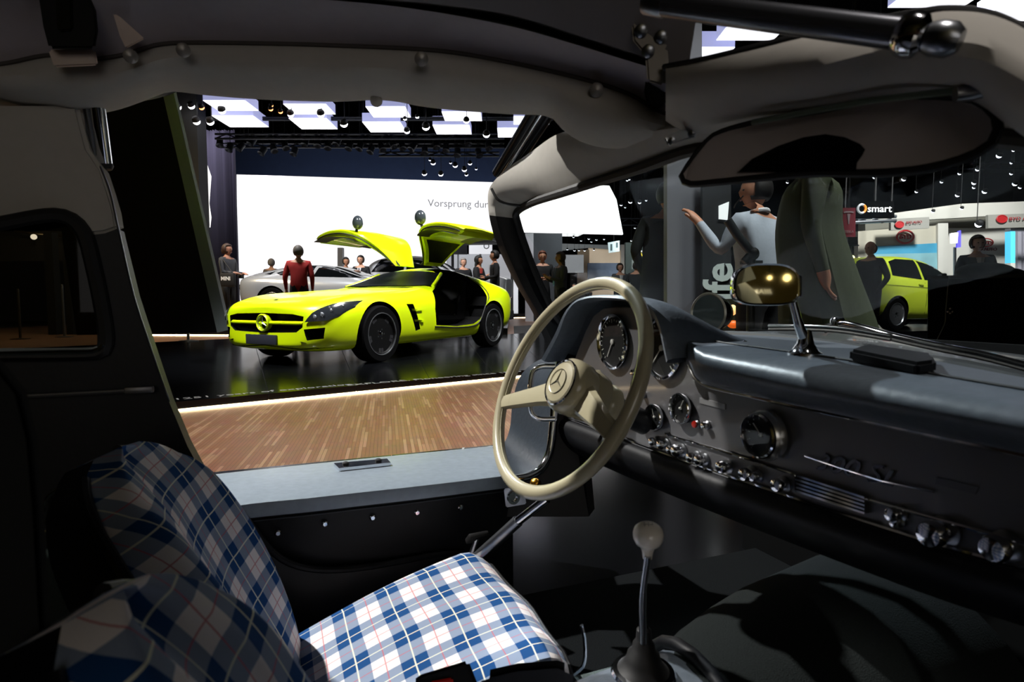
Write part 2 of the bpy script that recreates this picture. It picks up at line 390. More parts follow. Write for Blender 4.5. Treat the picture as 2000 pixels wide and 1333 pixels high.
# --- pleated curtain
cur = []
for z in (.2, 2.2, 4.5, 7.3):
    cur.append([at(398+70*i/60, 500, 23)*1 for i in range(61)])
    cur[-1] = [Vector((p.x, 23+.12*math.sin(i*1.25)+.05*math.sin(i*.4), z)) for i, p in enumerate(cur[-1])]
tag(loft('stage_curtain', cur, mat('plum_curtain', '3b3845', .85, var=.15, scale=30)), 'tall dark pleated curtain at the left end of the white screen', 'curtain')
spot('curtain_light', (-11.1, 20.4, 8.4), (-11.1, 23, 6.0), 3200, 60, .2, .9, (.85, .82, 1))
ss = thing('side_screen', at(405, 640, 19), 'narrow bright side screen glimpsed beside the curtain', 'screen')
prism('screen_panel', [at(403, 316, 19), at(413, 345, 19), at(409, 398, 19), at(413, 425, 19), at(411, 444, 19), at(402, 424, 19), at(396, 455, 19)], (-.6, .8, 0), SCREENW, ss)
tube('screen_post', [at(404, 440, 19.5), Vector((at(404, 440, 19.5).x, 19.5, .2))], .05, BLACK, ss, 8)
# --- leaning booth wall at the left
lw = thing('leaning_panel', at(380, 650, 10.8), 'tall black leaning booth wall with a grey edge at the left', 'wall panel')
prism('wall_face', [at(40, -80, 10.5), at(258, -80, 10.5), at(424, 650, 10.5), at(150, 655, 10.5)], (0, .1, 0), BLACK, lw)
prism('edge_strip', [at(258, -80, 10.5), at(279, -80, 10.5), at(446, 645, 10.5), at(424, 650, 10.5)], (0, .1, 0), mat('edge_grey', '9aa5a8', .6, var=.1, scale=3), lw)['label'] = 'grey edge strip'
dc = thing('dark_column', at(384, 640, 17)*1, 'plain black column between leaning wall and curtain', 'column')
box('shaft', (at(384, 500, 17).x, 17, 3.6), (.55, .5, 6.78), BLACK, dc)
# --- barrier posts
def post(px, pyb, pyt, z, label, m=STEEL):
    p = pz(px, pyb, z); h = (pyb-pyt)/FPX*p.y
    r = thing('barrier_post', p, label, 'post', 'barrier posts')
    lathe('pole', [(.025, .01), (.025, h), (.02, h+.01), (0, h+.01)], Matrix.Translation(p), m, r, 12)
    lathe('base_plate', [(.17, 0), (.17, .012), (.04, .03), (.025, .03)], Matrix.Translation(p), m, r, 20)
post(368, 667, 553, .07, 'slim steel barrier post standing before the leaning black wall')
post(40, 663, 566, 0, 'leftmost barrier post seen through the rear quarter window', mat('dull_bronze', '4a4438', .4, .7))
post(126, 659, 557, 0, 'slim barrier post right of centre in the rear quarter window', mat('dull_steel', '77777a', .4, .8))
wl = thing('booth_wall', at(60, 600, 20), 'dim grey booth wall with lamp rail seen through the rear quarter window', 'wall panel')
prism('wall_face', [at(-30, 452, 20), at(125, 452, 20), at(125, 510, 20), at(-30, 510, 20)], (0, .2, 0), mat('dim_wall', '55524e', .8), wl)
prism('lower_panel', [at(-30, 510, 20), at(125, 510, 20), at(125, 628, 20), at(-30, 628, 20)], (0, .2, 0), mat('dim_navy', '141a2c', .8), wl)
tube('lamp_rail', [at(30, 452, 19.6), at(130, 462, 19.6)], .04, mat('rail_brass', '8d7a55', .4, .6), wl)
geo('lamp', [sphere_geo(at(66, 463, 19.4), .09)], mat('lamp_warm', 'fff2e0', .5, emit='ffe9d0', es=6), wl)
for k, (px, w) in enumerate(((101, 8), (135, 6), (172, 9))):
    t = thing('booth_pillar', at(px, 650, 14), ('black pillar left of the slim post in the quarter window', 'black pillar right of the slim post in the quarter window', 'black pillar beside the bright light line in the quarter window')[k], 'pillar')
    box('shaft', (at(px, 500, 14).x, 14, 1.2), (w*2/FPX*14, .2, 2.4), BLACK, t)
area('quarter_hall_light', (-9, 12, 5), (-10.5, 13.5, 0), 320, 2, 2, (1, .8, .5))
# ================================================================== THE OLD COUPE (camera looks across its cabin)
car_root = thing('vintage_coupe', car(.3, .6, .07), 'old gullwing coupe seen from inside, navy leather dashboard, cream steering wheel, plaid seats', 'car')
R = car_root
def row(xs, pts, f=at): return [f(x, *spline(pts, x)) for x in xs]
def xs_(a, b, n): return [a+(b-a)*i/(n-1) for i in range(n)]
def lab(o, s): o['label'] = s; return o
# ---- roof
xs = [-900, -600, -350, -200]+xs_(-120, 1345, 84)
seam = [(-120, 140, .9), (-20, 130, .92), (20, 125, .93), (100, 110, .93), (190, 117, .93), (255, 107, .93), (300, 92, .93), (350, 86, .93), (500, 87, .93), (650, 91, .93), (860, 102, .92), (1000, 125, .9), (1150, 160, .87), (1230, 187, .85), (1290, 222, .83), (1345, 235, .8)]
bott = [(-120, 190, 1.0), (0, 210, 1.02), (35, 217, 1.02), (100, 222, 1.03), (150, 225, 1.03), (200, 221, 1.03), (240, 212, 1.03), (285, 196, 1.03), (310, 186, 1.03), (335, 179, 1.03), (400, 186, 1.03), (500, 194, 1.02), (650, 199, 1.02), (735, 196, 1.01), (775, 199, 1.01), (820, 208, 1.0), (900, 217, .99), (1000, 224, .97), (1075, 229, .95), (1095, 250, .94), (1115, 266, .93), (1140, 279, .92), (1180, 289, .9), (1230, 291, .88), (1280, 286, .86), (1345, 268, .83)]
gap = [(-120, -60, .84), (430, -14, .84), (620, -2, .84), (800, 16, .83), (1000, 52, .80), (1150, 95, .78), (1258, 128, .76), (1345, 150, .75)]
gap2 = [(-120, -90, .82), (430, -45, .82), (700, -6, .82), (850, 8, .81), (1000, 30, .79), (1150, 76, .77), (1258, 110, .75), (1345, 130, .74)]
def blend(a, b, t, dy=0, dd=0): return lambda x: (lambda p, q: (p[0]*(1-t)+q[0]*t+dy, p[1]*(1-t)+q[1]*t+dd))(spline(a, x), spline(b, x))
def rowf(xs, f): return [at(x, *f(x)) for x in xs]
r_s = row(xs, seam); r_b = row(xs, bott)
rail_rows = [rowf(xs, blend(seam, bott, 0, -4, .05)), r_s, rowf(xs, blend(seam, bott, .15, 0, -.025)), rowf(xs, blend(seam, bott, .4, 0, -.045)), rowf(xs, blend(seam, bott, .7, 0, -.045)), rowf(xs, blend(seam, bott, .92, 0, -.02)), r_b,
             rowf(xs, blend(seam, bott, 1, -12, .06)), rowf(xs, blend(seam, bott, .6, 0, .1))]
loft_s('roof_rail', rail_rows, BEIGE, R, 26)
tube('piping', [p+Vector((0, -.004, 0)) for p in r_s], .0032, mat('piping_dark', '4a4542', .8), R, 6)
hl = [r_s, rowf(xs, blend(seam, gap, .3, 0, .012)), rowf(xs, blend(seam, gap, .7, 0, .01)), row(xs, gap)]
loft('headliner_panel', hl, mat('headliner_plum', 'a39b9f', .85, var=.06, scale=60, bump=.1, spec=.2), R)
loft('door_seal', [row(xs, gap), rowf(xs, blend(gap, gap2, .4, 0, .03)), row(xs, gap2)], mat('olive_rubber', '2a2720', .6, var=.3), R)
top0 = row(xs, gap2); top1 = [Vector((p.x*.9+.02, .62, 1.285)) for p in top0]; top2 = [Vector((p.x*.85+.02, .50, 1.30)) for p in top0]
loft('roof_spine', [top0, [a*.5+b*.5+Vector((0, 0, -.004)) for a, b in zip(top0, top1)], top1, top2], mat('spine_dark', '6e6a6c', .6, var=.06), R)
outer = [p+Vector((0, .02, .05)) for p in r_b]
loft('roof_skin', [[Vector((p.x, p.y+.12, p.z+.06)) for p in r_b], [Vector((p.x, p.y+.05, p.z+.16)) for p in r_b], [Vector((p.x, .8, 1.32)) for p in r_b], top2], mat('silver_paint', '9da0a4', .25, .8, coat=.5), R)
for k, (x, y, Y) in enumerate(((358, 98, .90), (823, 115, .885), (255, 110, .9), (1165, 176, .85), (735, 197, 1.0))):
    p = at(x, y, Y-.012); M = axis_mat(p, EYEV-p)
    lathe('snap_button', [(.010, -.006), (.010, 0), (.007, .002), (0, .003)], M, mat('dull_snap', '8f8a84', .4, .5) if k != 4 else BEIGE, R, 14)
def slabpx(name, poly, Y, th, m, parent=R, bev=0):
    P = [at(p[0], p[1], p[2] if len(p) > 2 else Y) for p in poly]
    c = sum(P, Vector())/len(P); d = (c-EYEV).normalized()*th
    return prism(name, P, d, m, parent, bev=bev)
# hinges
h1 = slabpx('hinge_bracket', [(1240, -20), (1310, -20), (1322, 40), (1318, 70), (1304, 96), (1308, 150), (1296, 168), (1264, 160), (1260, 108), (1236, 80), (1232, 40)], .735, .012, mat('hinge_paint', '6b6660', .35, .5), R, .003)
for x, y in ((1252, 60), (1291, 72), (1266, 100)):
    p = at(x, y, .733); lathe('bolt', [(.008, -.004), (.008, .003), (.005, .005), (0, .005)], axis_mat(p, EYEV-p), STEEL, h1, 10)
sl = slabpx('hinge_slot', [(1262, 150), (1303, 146), (1306, 180), (1300, 205), (1285, 212), (1264, 206), (1258, 180)], .80, .03, BLACK, R, .003)
h2 = slabpx('hinge_slot', [(72, -30), (165, -30), (188, 20), (192, 60), (186, 96), (96, 96), (84, 50)], .86, .03, BLACK, R, .004)
slabpx('hinge_pin', [(108, -20), (140, -20), (142, 60), (112, 62)], .855, .015, mat('oily_steel', '35352c', .35, .8), h2, .003)
slabpx('hinge_plate', [(94, 97), (186, 97), (192, 128), (106, 132)], .885, .012, mat('lit_pale', 'e0cdc1', .6), R, .003)  # lamplight on the hinge plate put into its pale colour
slabpx('lit_triangle', [(220, 24), (236, 34), (283, 76), (246, 95), (234, 70)], .885, .006, mat('lit_pale', 'e0cdc1', .6), R, .002)  # patch of light on the headliner, put in as a pale triangle
# passenger-side door strut: thick dark chrome tube overhead
st_a, st_b = at(1296, 8, .60), at(1775, 68, .46)
strut = tube('door_strut', [st_a, st_a.lerp(st_b, .5), st_b], .0118, mat('dark_chrome', '73757b', .22, .75, var=.05), R, 20)
dirs = (st_b-st_a).normalized()
lathe('strut_collar', [(.012, -.004), (.0155, 0), (.0165, .006), (.0155, .012), (.01, .016)], axis_mat(st_b-dirs*.004, dirs), CHROME, strut, 24)
lathe('strut_end', [(.0105, .0), (.0125, .006), (.0125, .016), (.008, .022), (.0, .023)], axis_mat(st_b+dirs*.013, dirs), STEEL, strut, 20)
lathe('strut_mount', [(.012, 0), (.013, .02), (.009, .03), (0, .031)], axis_mat(st_a-dirs*.02, dirs), STEEL, strut, 16)
# far-door struts
def rod(name, a, b, r, m, parent=R): return tube(name, [a, (a+b)/2, b], r, m, parent, 12)
f1 = rod('door_strut', at(1046, 215, 1.12), at(972, 338, 1.33), .0125, mat('strut_black', '14161a', .25, .6))
rod('chrome_rail', at(1062, 215, 1.11), at(982, 338, 1.31), .0045, CHROME, f1)
rod('rail_backing', at(1078, 215, 1.12), at(1000, 335, 1.32), .0105, mat('strut_black'), f1)
g1 = rod('door_strut', at(190, 205, 1.0), at(205, 322, 1.04), .0115, CHROME)
rod('strut_rod', at(170, 210, 1.0), at(186, 302, 1.03), .007, STEEL, g1)
lathe('strut_end', [(.012, 0), (.013, .006), (.01, .012), (0, .013)], axis_mat(at(204, 318, 1.04), at(205, 322, 1.04)-at(204, 316, 1.04)), RUBBER, g1, 14)
# ---- windscreen frame: far pillar, header
O = [(1095, 735, 1.45), (1064, 665, 1.44), (1040, 610, 1.43), (1010, 560, 1.42), (985, 510, 1.41), (968, 470, 1.40), (957, 430, 1.39), (953, 395, 1.38), (957, 366, 1.36), (985, 334, 1.30), (1035, 299, 1.2), (1090, 262, 1.06), (1150, 254, .98), (1250, 245, .86), (1330, 232, .78), (1450, 190, .69), (1600, 165, .61), (1800, 150, .54), (2060, 190, .44)]
I = [(1150, 725, 1.43), (1116, 652, 1.43), (1090, 625, 1.42), (1066, 580, 1.41), (1040, 520, 1.40), (1020, 465, 1.39), (1010, 432, 1.38), (1008, 418, 1.37), (1018, 407, 1.34), (1045, 394, 1.24), (1102, 376, 1.1), (1182, 350, .97), (1252, 328, .88), (1342, 296, .79), (1422, 284, .73), (1540, 274, .66), (1680, 268, .6), (1850, 262, .54), (2060, 280, .46)]
NS = 70
def path(P, n=NS): return resamp([at(*p) for p in P], n)
# pair samples by station
def stations(P, n=4):
    out = []
    for i in range(len(P)-1):
        for k in range(n): out.append((i+k/n,))
    out.append((len(P)-1,))
    sp_ = [(i,)+tuple(at(*p)) for i, p in enumerate(P)]
    return [Vector(spline(sp_, s[0])) for s in out]
So, Si = stations(O), stations(I)
def frame_rows(So, Si):
    rows = []
    for o, i in zip(So, Si):
        w = (i-o).length; c = (o+i)/2; n = (EYEV-c).normalized(); k = min(.035, w*.35)
        rows.append([o-n*.02, o+n*k*.3, o.lerp(i, .25)+n*k, o.lerp(i, .6)+n*k*.9, i.lerp(o, .05)+n*k*.2, i-n*.02, o.lerp(i, .5)-n*.05])
    return rows
rows = frame_rows(So, Si)
loft('pillar_trim', rows[:26], LEATHB, R, close_rows=True)
loft('windscreen_frame', rows[25:], BEIGE, R, close_rows=True)
tube('frame_piping', resamp([at(*p) for p in ((960, 369, 1.325), (972, 390, 1.315), (990, 398, 1.31), (1016, 402, 1.31))], 10), .003, RUBBER, R, 6)
seal_p = [p*1+(EYEV-p).normalized()*.01 for p in Si[4:]]
tube('windscreen_seal', seal_p, .0085, RUBBER, R, 8)
wb = [(1100, 650, 1.43), (1240, 653, 1.38), (1390, 650, 1.28), (1500, 654, 1.16), (1620, 668, 1.02), (1750, 688, .9), (1900, 712, .78), (2000, 733, .71), (2150, 765, .63)]
wbp = resamp([at(*p) for p in wb], 41)
wt_ = resamp([Vector(p) for p in Si[24:]], 41)
lab(loft('windscreen', [wbp, [a.lerp(b, .33)+Vector((.03, .02, 0)) for a, b in zip(wbp, wt_)], [a.lerp(b, .66)+Vector((.03, .02, 0)) for a, b in zip(wbp, wt_)], wt_], glass('windscreen_glass', 'eef3f1', .07), R), 'clear curved glass')
tube('windscreen_rubber', [p+Vector((-.01, -.015, -.004)) for p in wbp], .009, RUBBER, R, 8)
tube('chrome_strip', [p+Vector((-.018, -.028, -.012)) for p in wbp[6:]], .003, CHROME, R, 6)
# ---- near (passenger) windscreen header, padded
xs = xs_(1300, 2190, 52)
E1 = [(1300, 133, .72), (1380, 118, .66), (1470, 97, .62), (1560, 75, .58), (1650, 58, .55), (1750, 36, .52), (1800, 28, .50), (1850, 21, .485), (1930, 27, .465), (2000, 55, .45), (2080, 110, .43), (2190, 230, .41)]
E2 = [(1300, 236, .78), (1340, 262, .76), (1390, 268, .73), (1480, 240, .66), (1600, 215, .59), (1750, 190, .53), (1830, 188, .50), (1910, 205, .475), (1960, 240, .46), (2000, 268, .45), (2080, 330, .43), (2190, 420, .41)]
pad_rows = [rowf(xs, blend(E1, E2, 0, 0, .05)), row(xs, E1), rowf(xs, blend(E1, E2, .12, 0, -.018)), rowf(xs, blend(E1, E2, .4, 0, -.035)), rowf(xs, blend(E1, E2, .7, 0, -.03)), rowf(xs, blend(E1, E2, .93, 0, -.005)), row(xs, E2), rowf(xs, blend(E1, E2, .9, 0, .05))]
loft_s('header_pad', pad_rows, BEIGE, R, 22)
tube('header_seal', [p+(EYEV-p)*.0 + Vector((0, .006, .003)) for p in row(xs, E1)], .0042, RUBBER, R, 8)
pe = pad_rows[3][-1]; tube('pillar_trim', resamp([pe, pe.lerp(car(.60, -.06, .74), .5)+Vector((.05, 0, .04)), car(.64, -.06, .72)], 14), .028, BEIGE, R, 14)
# ---- sun visor
vz = [(1345, 325, .70), (1372, 288, .69), (1400, 262, .68), (1480, 238, .64), (1600, 217, .585), (1750, 192, .53), (1835, 186, .50), (1905, 190, .48), (1945, 215, .47), (1958, 245, .465), (1945, 278, .465), (1900, 304, .475), (1830, 325, .49), (1750, 335, .515), (1680, 337, .54), (1600, 337, .57), (1480, 347, .62), (1400, 355, .66), (1348, 358, .69), (1333, 345, .70)]
vp = resamp([at(*p) for p in vz], 60, True)
visor = prism('sun_visor', vp, (0, .014, .004), mat('visor_cloth', 'c4bab8', .85, var=.05, bump=.1, spec=.2), R)
tube('visor_piping', [p+Vector((0, .004, 0)) for p in vp], .0042, RUBBER, visor, 8, closed=True)
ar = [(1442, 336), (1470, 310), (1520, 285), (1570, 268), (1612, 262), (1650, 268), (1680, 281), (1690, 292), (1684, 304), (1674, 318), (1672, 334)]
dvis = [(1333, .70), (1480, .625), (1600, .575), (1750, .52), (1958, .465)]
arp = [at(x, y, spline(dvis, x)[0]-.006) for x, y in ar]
lab(prism('visor_shadow', arp, (0, .005, 0), GLOSSB, visor), 'dark arched shadow panel')  # dark arched shadow on the visor, put in as a gloss panel
tube('visor_rod', [at(1470, 239, .63), at(1560, 222, .585), at(1700, 196, .53), at(1880, 176, .47)], .003, mat('rod_green', '7d8a7a', .35, .7), R, 8)
lathe('visor_clip', [(.006, -.01), (.007, 0), (.006, .01), (0, .011)], axis_mat(at(1895, 180, .465), Vector((1, -.3, .1))), STEEL, R, 12)
mb = slabpx('mount_bracket', [(1296, 268), (1330, 254), (1366, 247), (1388, 252), (1376, 264), (1340, 274), (1304, 286)], .745, .008, CHROME, R, .002)
for x, y in ((1312, 274), (1352, 260), (1374, 256)):
    p = at(x, y, .742); lathe('screw', [(.004, -.002), (.004, .001), (0, .002)], axis_mat(p, EYEV-p), STEEL, mb, 10)
# ---- rear quarter on the far side
V0 = 1.19
def pvp(poly, v): return [pv(x, y, v) for x, y in poly]
nV = VD*.05
prism('quarter_trim', pvp([(-700, 150), (-140, 185), (0, 205), (152, 205), (160, 240), (173, 290), (200, 330), (214, 372), (225, 410), (231, 447), (205, 456), (180, 459), (163, 452), (150, 437), (137, 425), (100, 418), (50, 424), (0, 436), (-140, 470), (-160, 480), (-700, 480)], V0), nV, BEIGE, R, bev=.006)
prism('quarter_panel', pvp([(-700, 460), (-160, 460), (-160, 700), (0, 698), (190, 694), (206, 683), (209, 655), (199, 590), (184, 520), (166, 452), (180, 459), (205, 456), (229, 447), (262, 580), (298, 690), (330, 785), (366, 872), (440, 1010), (440, 1120), (-700, 1120)], V0+.002), nV, LEATHB, R)
qw = resamp(pvp([(-140, 462), (0, 437), (100, 420), (137, 427), (163, 454), (182, 520), (197, 590), (207, 655), (204, 682), (190, 691), (0, 694), (-140, 697)], V0-.004), 70, True)
tube('window_seal', qw, .012, RUBBER, R, 8, closed=True)
lab(prism('quarter_window', [p+VD*.03 for p in qw], VD*.004, glass('quarter_glass', '9d9f9c', .25), R), 'dark tinted pane')
tube('window_chrome', resamp(pvp([(-140, 694), (0, 691), (120, 689), (188, 686), (203, 674)], V0-.012), 24), .0045, CHROME, R, 8)
tube('edge_trim', resamp(pvp([(196, 325), (214, 372), (231, 447), (262, 580), (298, 690), (331, 785)], V0-.002), 30), .0018, STEEL, R, 6)
sb = tube('tow_rail', resamp(pvp([(10, 776), (120, 771), (265, 763)], V0-.02), 8), .004, mat('dull_steel'), R, 8)
box('rail_bracket', (0, 0, 0), (.044, .012, .012), mat('dull_steel'), sb, axis_mat(pv(272, 762, V0-.02), VD) @ Matrix.Translation((0, 0, 0)), .003)
slabpx('near_pillar', [(-160, 640), (-40, 660), (8, 705), (52, 760), (76, 860), (88, 1000), (96, 1150), (108, 1345), (112, 1460), (-160, 1460)], .36, .06, mat('near_leather', '15181a', .6, var=.2), R, .008)
prism('rear_side', [car(-.45, 1.22, .08), car(-.1, 1.22, .08), car(-.13, 1.22, .38), car(-.45, 1.22, .56)], nV, LEATHB, R)
box('rear_bulkhead', (0, 0, 0), (.05, 1.1, .34), LEATHB, R, Matrix.Translation(car(-.42, .65, .27)) @ Matrix.Rotation(YAW, 4, 'Z'))
# rear shelf carpet
def quad(name, P, m, z0=.02, parent=R): return prism(name, P, (0, 0, -z0), m, parent)
quad('rear_carpet', [car(-.62, .62, .45), car(-.21, .62, .45), car(-.21, 1.19, .45), car(-.62, 1.19, .45)], CARPET, .03)
quad('floor_pan', [car(-.4, -.15, .1), car(1.3, -.15, .1), car(1.3, 1.25, .1), car(-.4, 1.25, .1)], mat('dark_carpet', '121517', .95, var=.5, scale=400, bump=.8, spec=.1), .03)
# ---- far door sill
ZS = .40
xs = xs_(395, 1006, 40)
Fa = [(395, 931), (420, 927), (560, 912), (745, 893), (900, 878), (972, 871), (1006, 868)]
Na = [(395, 1002), (430, 996), (480, 986), (600, 974), (700, 963), (820, 950), (980, 931), (1006, 928)]
f_ = [pz(x, spline(Fa, x)[0], ZS) for x in xs]; n_ = [pz(x, spline(Na, x)[0], ZS) for x in xs]
sr = [[p+VD*.03+Vector((0, 0, -.31)) for p in f_], [p+VD*.012+Vector((0, 0, -.012)) for p in f_], f_, [a.lerp(b, .08)+Vector((0, 0, .004)) for a, b in zip(f_, n_)], [a.lerp(b, .9)+Vector((0, 0, .004)) for a, b in zip(f_, n_)], n_, [p-VD*.004+Vector((0, 0, -.008)) for p in n_], [p-VD*.002+Vector((0, 0, -.028)) for p in n_]]
sill = loft('door_sill', sr, WORN_SHEEN, R)
w0 = [p+VD*.01+Vector((0, 0, -.026)) for p in n_]
wall_v = cu(w0[20])[1]
sw = loft('sill_wall', [w0, [p+VD*.004+Vector((0, 0, -.05)) for p in w0], [p-VD*.0+Vector((0, 0, -.3)) for p in w0]], LEATHB, R)
tube('sill_seam', [p-VD*.002+Vector((0, 0, -.012)) for p in w0], .002, mat('seam_grey', '2c3238', .6), sw, 6)
for x, y in ((543, 1042), (635, 1024), (728, 1012), (815, 1002), (900, 992)):
    p = pv(x, y, wall_v-.003); lathe('screw', [(.0065, -.004), (.0065, .001), (.004, .003), (0, .003)], axis_mat(p, -VD), CHROME, sw, 12)
pk = resamp([pv(x, y, wall_v-.02) for x, y in ((440, 965), (500, 1040), (520, 1066), (560, 1098), (620, 1113), (700, 1110), (780, 1097), (850, 1084), (905, 1080))], 30)
tube('pocket_edge', pk, .007, LEATHB, sw, 8)
loft('map_pocket', [pk, [p-VD*.012+Vector((0, 0, -.06)) for p in pk], [p+VD*.01+Vector((0, 0, -.2)) for p in pk]], LEATHB, sw)
cp = [pz(x, y, ZS+.012) for x, y in ((652, 905), (756, 896), (763, 904), (662, 915))]
catch = prism('catch_plate', cp, (0, 0, -.008), CHROME, sill)
for x, y in ((675, 907), (739, 901)):
    p = pz(x, y, ZS+.012); lathe('stud', [(.008, 0), (.008, .004), (.004, .006), (0, .006)], Matrix.Translation(p), BLACK, sill, 12)
# ---- front door jamb and kick panel
nearp = resamp([at(*p) for p in ((985, 935, 1.25), (1030, 930, 1.27), (1056, 915, 1.29), (1072, 886, 1.31), (1079, 840, 1.33), (1083, 780, 1.35), (1086, 720, 1.37), (1090, 690, 1.38))], 30)
farp = resamp([at(*p) for p in ((962, 874, 1.47), (985, 864, 1.5), (996, 835, 1.52), (1000, 795, 1.53), (1008, 755, 1.53), (1022, 727, 1.52), (1048, 706, 1.5), (1078, 694, 1.47))], 30)
loft('kick_panel', [farp, [a.lerp(b, .5)-Vector((0, 0, .004)) for a, b in zip(farp, nearp)], nearp], mat('dark_navy_leather', '2b333c', .4, var=.25, scale=90, bump=.3), R)
tube('kick_chrome', [p+Vector((0, -.008, 0)) for p in nearp[:21]], .0095, CHROME, R, 10)
prism('door_shut_face', [at(1000, 945, 1.3), at(1075, 905, 1.32), at(1096, 690, 1.38), at(1120, 655, 1.42), at(1150, 1010, 1.3), at(990, 1010, 1.28)], (.02, .05, 0), LEATHB, R)
hd = [at(*p) for p in ((1084, 716, 1.22), (1055, 717, 1.22), (1043, 724, 1.22), (1037, 745, 1.22), (1036, 790, 1.22), (1040, 808, 1.22), (1052, 818, 1.22), (1084, 819, 1.22))]
tube('grab_handle', hd, .0055, CHROME, R, 10, n=36)
slabpx('lock_plate', [(984, 955), (1022, 950), (1028, 985), (988, 992)], 1.23, .006, STEEL, R, .002)
lathe('lock_ring', [(.014, -.004), (.014, .003), (.008, .003), (.007, -.002), (0, -.002)], axis_mat(at(1003, 973, 1.225), -VD), CHROME, R, 16)
lathe('reflection_knob', [(.008, 0), (.012, .006), (.011, .014), (.005, .02), (0, .021)], axis_mat(at(1043, 946, 1.22), -VD+Vector((0, 0, .4))), mat('reflection_gold', 'e6a63c', .25, 1), R, 14)  # orange light reflection put in as a small gold knob
hb = rod('brake_rod', at(1068, 975, 1.1), at(1010, 1020, 1.12), .009, CHROME); rod('rod_sleeve', at(1012, 1018, 1.12), at(925, 1096, 1.16), .0115, STEEL, hb)
rod('pedal_stem', at(915, 1100, 1.2), at(932, 1052, 1.2), .006, STEEL); box('pedal_pad', (0, 0, 0), (.045, .012, .03), RUBBER, R, axis_mat(at(932, 1050, 1.2), Vector((.3, -.6, .6))), .003)
# ---- dashboard
UF = .62
def pus(pts, u): return [pu(x, y, u) for x, y in pts]
face = [(1080, 812), (1090, 770), (1118, 715), (1126, 690), (1144, 645), (1158, 618), (1176, 604), (1200, 600), (1265, 602), (1295, 611), (1318, 632), (1334, 675), (1346, 715), (1362, 745), (1385, 757), (1500, 783), (1700, 826), (2000, 890), (2260, 945), (2260, 1190), (2000, 1108), (1850, 1068), (1700, 1022), (1560, 976), (1400, 922), (1240, 866), (1140, 830)]
def ext(r, v1=-.06, k=6):
    """carry a row of points on to the near side of the cabin"""
    a, b = r[-4], r[-1]; d = b-a; dv = d.dot(VD); n = (v1-b.dot(VD))/dv
    return r+[b+d*n*(i+1)/k for i in range(k)] if n > 0 else r
fp = pus(face, UF); i_ = [k for k, p in enumerate(face) if p[0] == 2260][0]
fp = fp[:i_]+[car(UF, -.06, fp[i_].z), car(UF, -.06, fp[i_+1].z)]+fp[i_+2:]
dash = prism('dashboard', fp, UD*.03, DASHP, R, bev=.002); lab(dash, 'grey painted metal instrument panel')
lowl = [(1080, 808), (1140, 828), (1240, 866), (1400, 923), (1560, 977), (1700, 1023), (1850, 1070), (2000, 1110), (2260, 1184)]
tube('lower_chrome', [pu(x, spline(lowl, x)[0], UF-.003) for x in xs_(1100, 2250, 40)], .003, CHROME, dash, 8)
trl = [(1346, 712), (1358, 738), (1372, 750), (1390, 757), (1500, 782), (1700, 825), (2000, 889), (2260, 945)]
tube('upper_chrome', resamp([pu(x, y, UF-.004) for x, y in trl], 50), .003, CHROME, dash, 8)
tube('strip_chrome', [pu(x, y, UF-.003) for x, y in ((1300, 848), (1400, 878), (1480, 903), (1560, 930), (1690, 975), (1850, 1020), (2000, 1062), (2200, 1120))], .0022, CHROME, dash, 8)
lab(prism('name_plate', pus([(1366, 777), (1416, 790), (1416, 801), (1366, 788)], UF-.0015), UD*.004, mat('plate_grey', '8d8d8d', .4, .5), dash), 'small printed plate')
lab(prism('dim_plate', pus([(1830, 932), (1912, 952), (1905, 966), (1826, 946)], UF-.0012), UD*.003, mat('plate_dim', '5c5e62', .4, .5), dash), 'faint rectangular plate')
# dash model script with underline
a, b = pu(1588, 914, UF-.002), pu(1775, 958, UF-.002)
text('dash_script', '300 SL', basis(a, (b-a), (0, 0, 1)), .03, mat('script_chrome', '7c7d80', .18, 1), dash, .001, sx=1.3, shear=.45, bold=-.003)
tube('script_underline', [pu(1572, 891, UF-.003), pu(1640, 914, UF-.003), pu(1720, 939, UF-.003), pu(1826, 962, UF-.003)], .0012, CHROME, dash, 6)
# leather hood over the instruments
hood0 = [(1098, 705), (1126, 655), (1144, 615), (1163, 594), (1186, 586), (1210, 584), (1262, 587), (1296, 596), (1318, 615), (1332, 645), (1340, 680), (1346, 706)]
h0 = resamp(pus(hood0, UF+.005), 44); cu_ = [cu(p) for p in h0]; vc = sum(c[1] for c in cu_)/len(cu_); zc = .70
def grow(c, u, dv, dz, zmix=0, vmix=0, zt=.72):
    v = vc + (c[1]-vc)*(1+dv) ; z = c[2]; z = z+dz; z = z*(1-zmix)+min(zt, z)*zmix; return car(u, v, z)
hr = [[car(UF+.01, c[1], c[2]) for c in cu_], [grow(c, UF-.035, -.01, -.002) for c in cu_], [grow(c, UF-.045, .04, .004) for c in cu_], [grow(c, UF-.03, .07, .008) for c in cu_], [grow(c, UF+.01, .09, .006, .06) for c in cu_], [grow(c, UF+.06, .11, 0, .3) for c in cu_], [grow(c, UF+.12, .13, 0, .7) for c in cu_], [grow(c, UF+.19, .14, 0, 1) for c in cu_]]
loft_s('instrument_hood', hr, LEATH, R, 30)
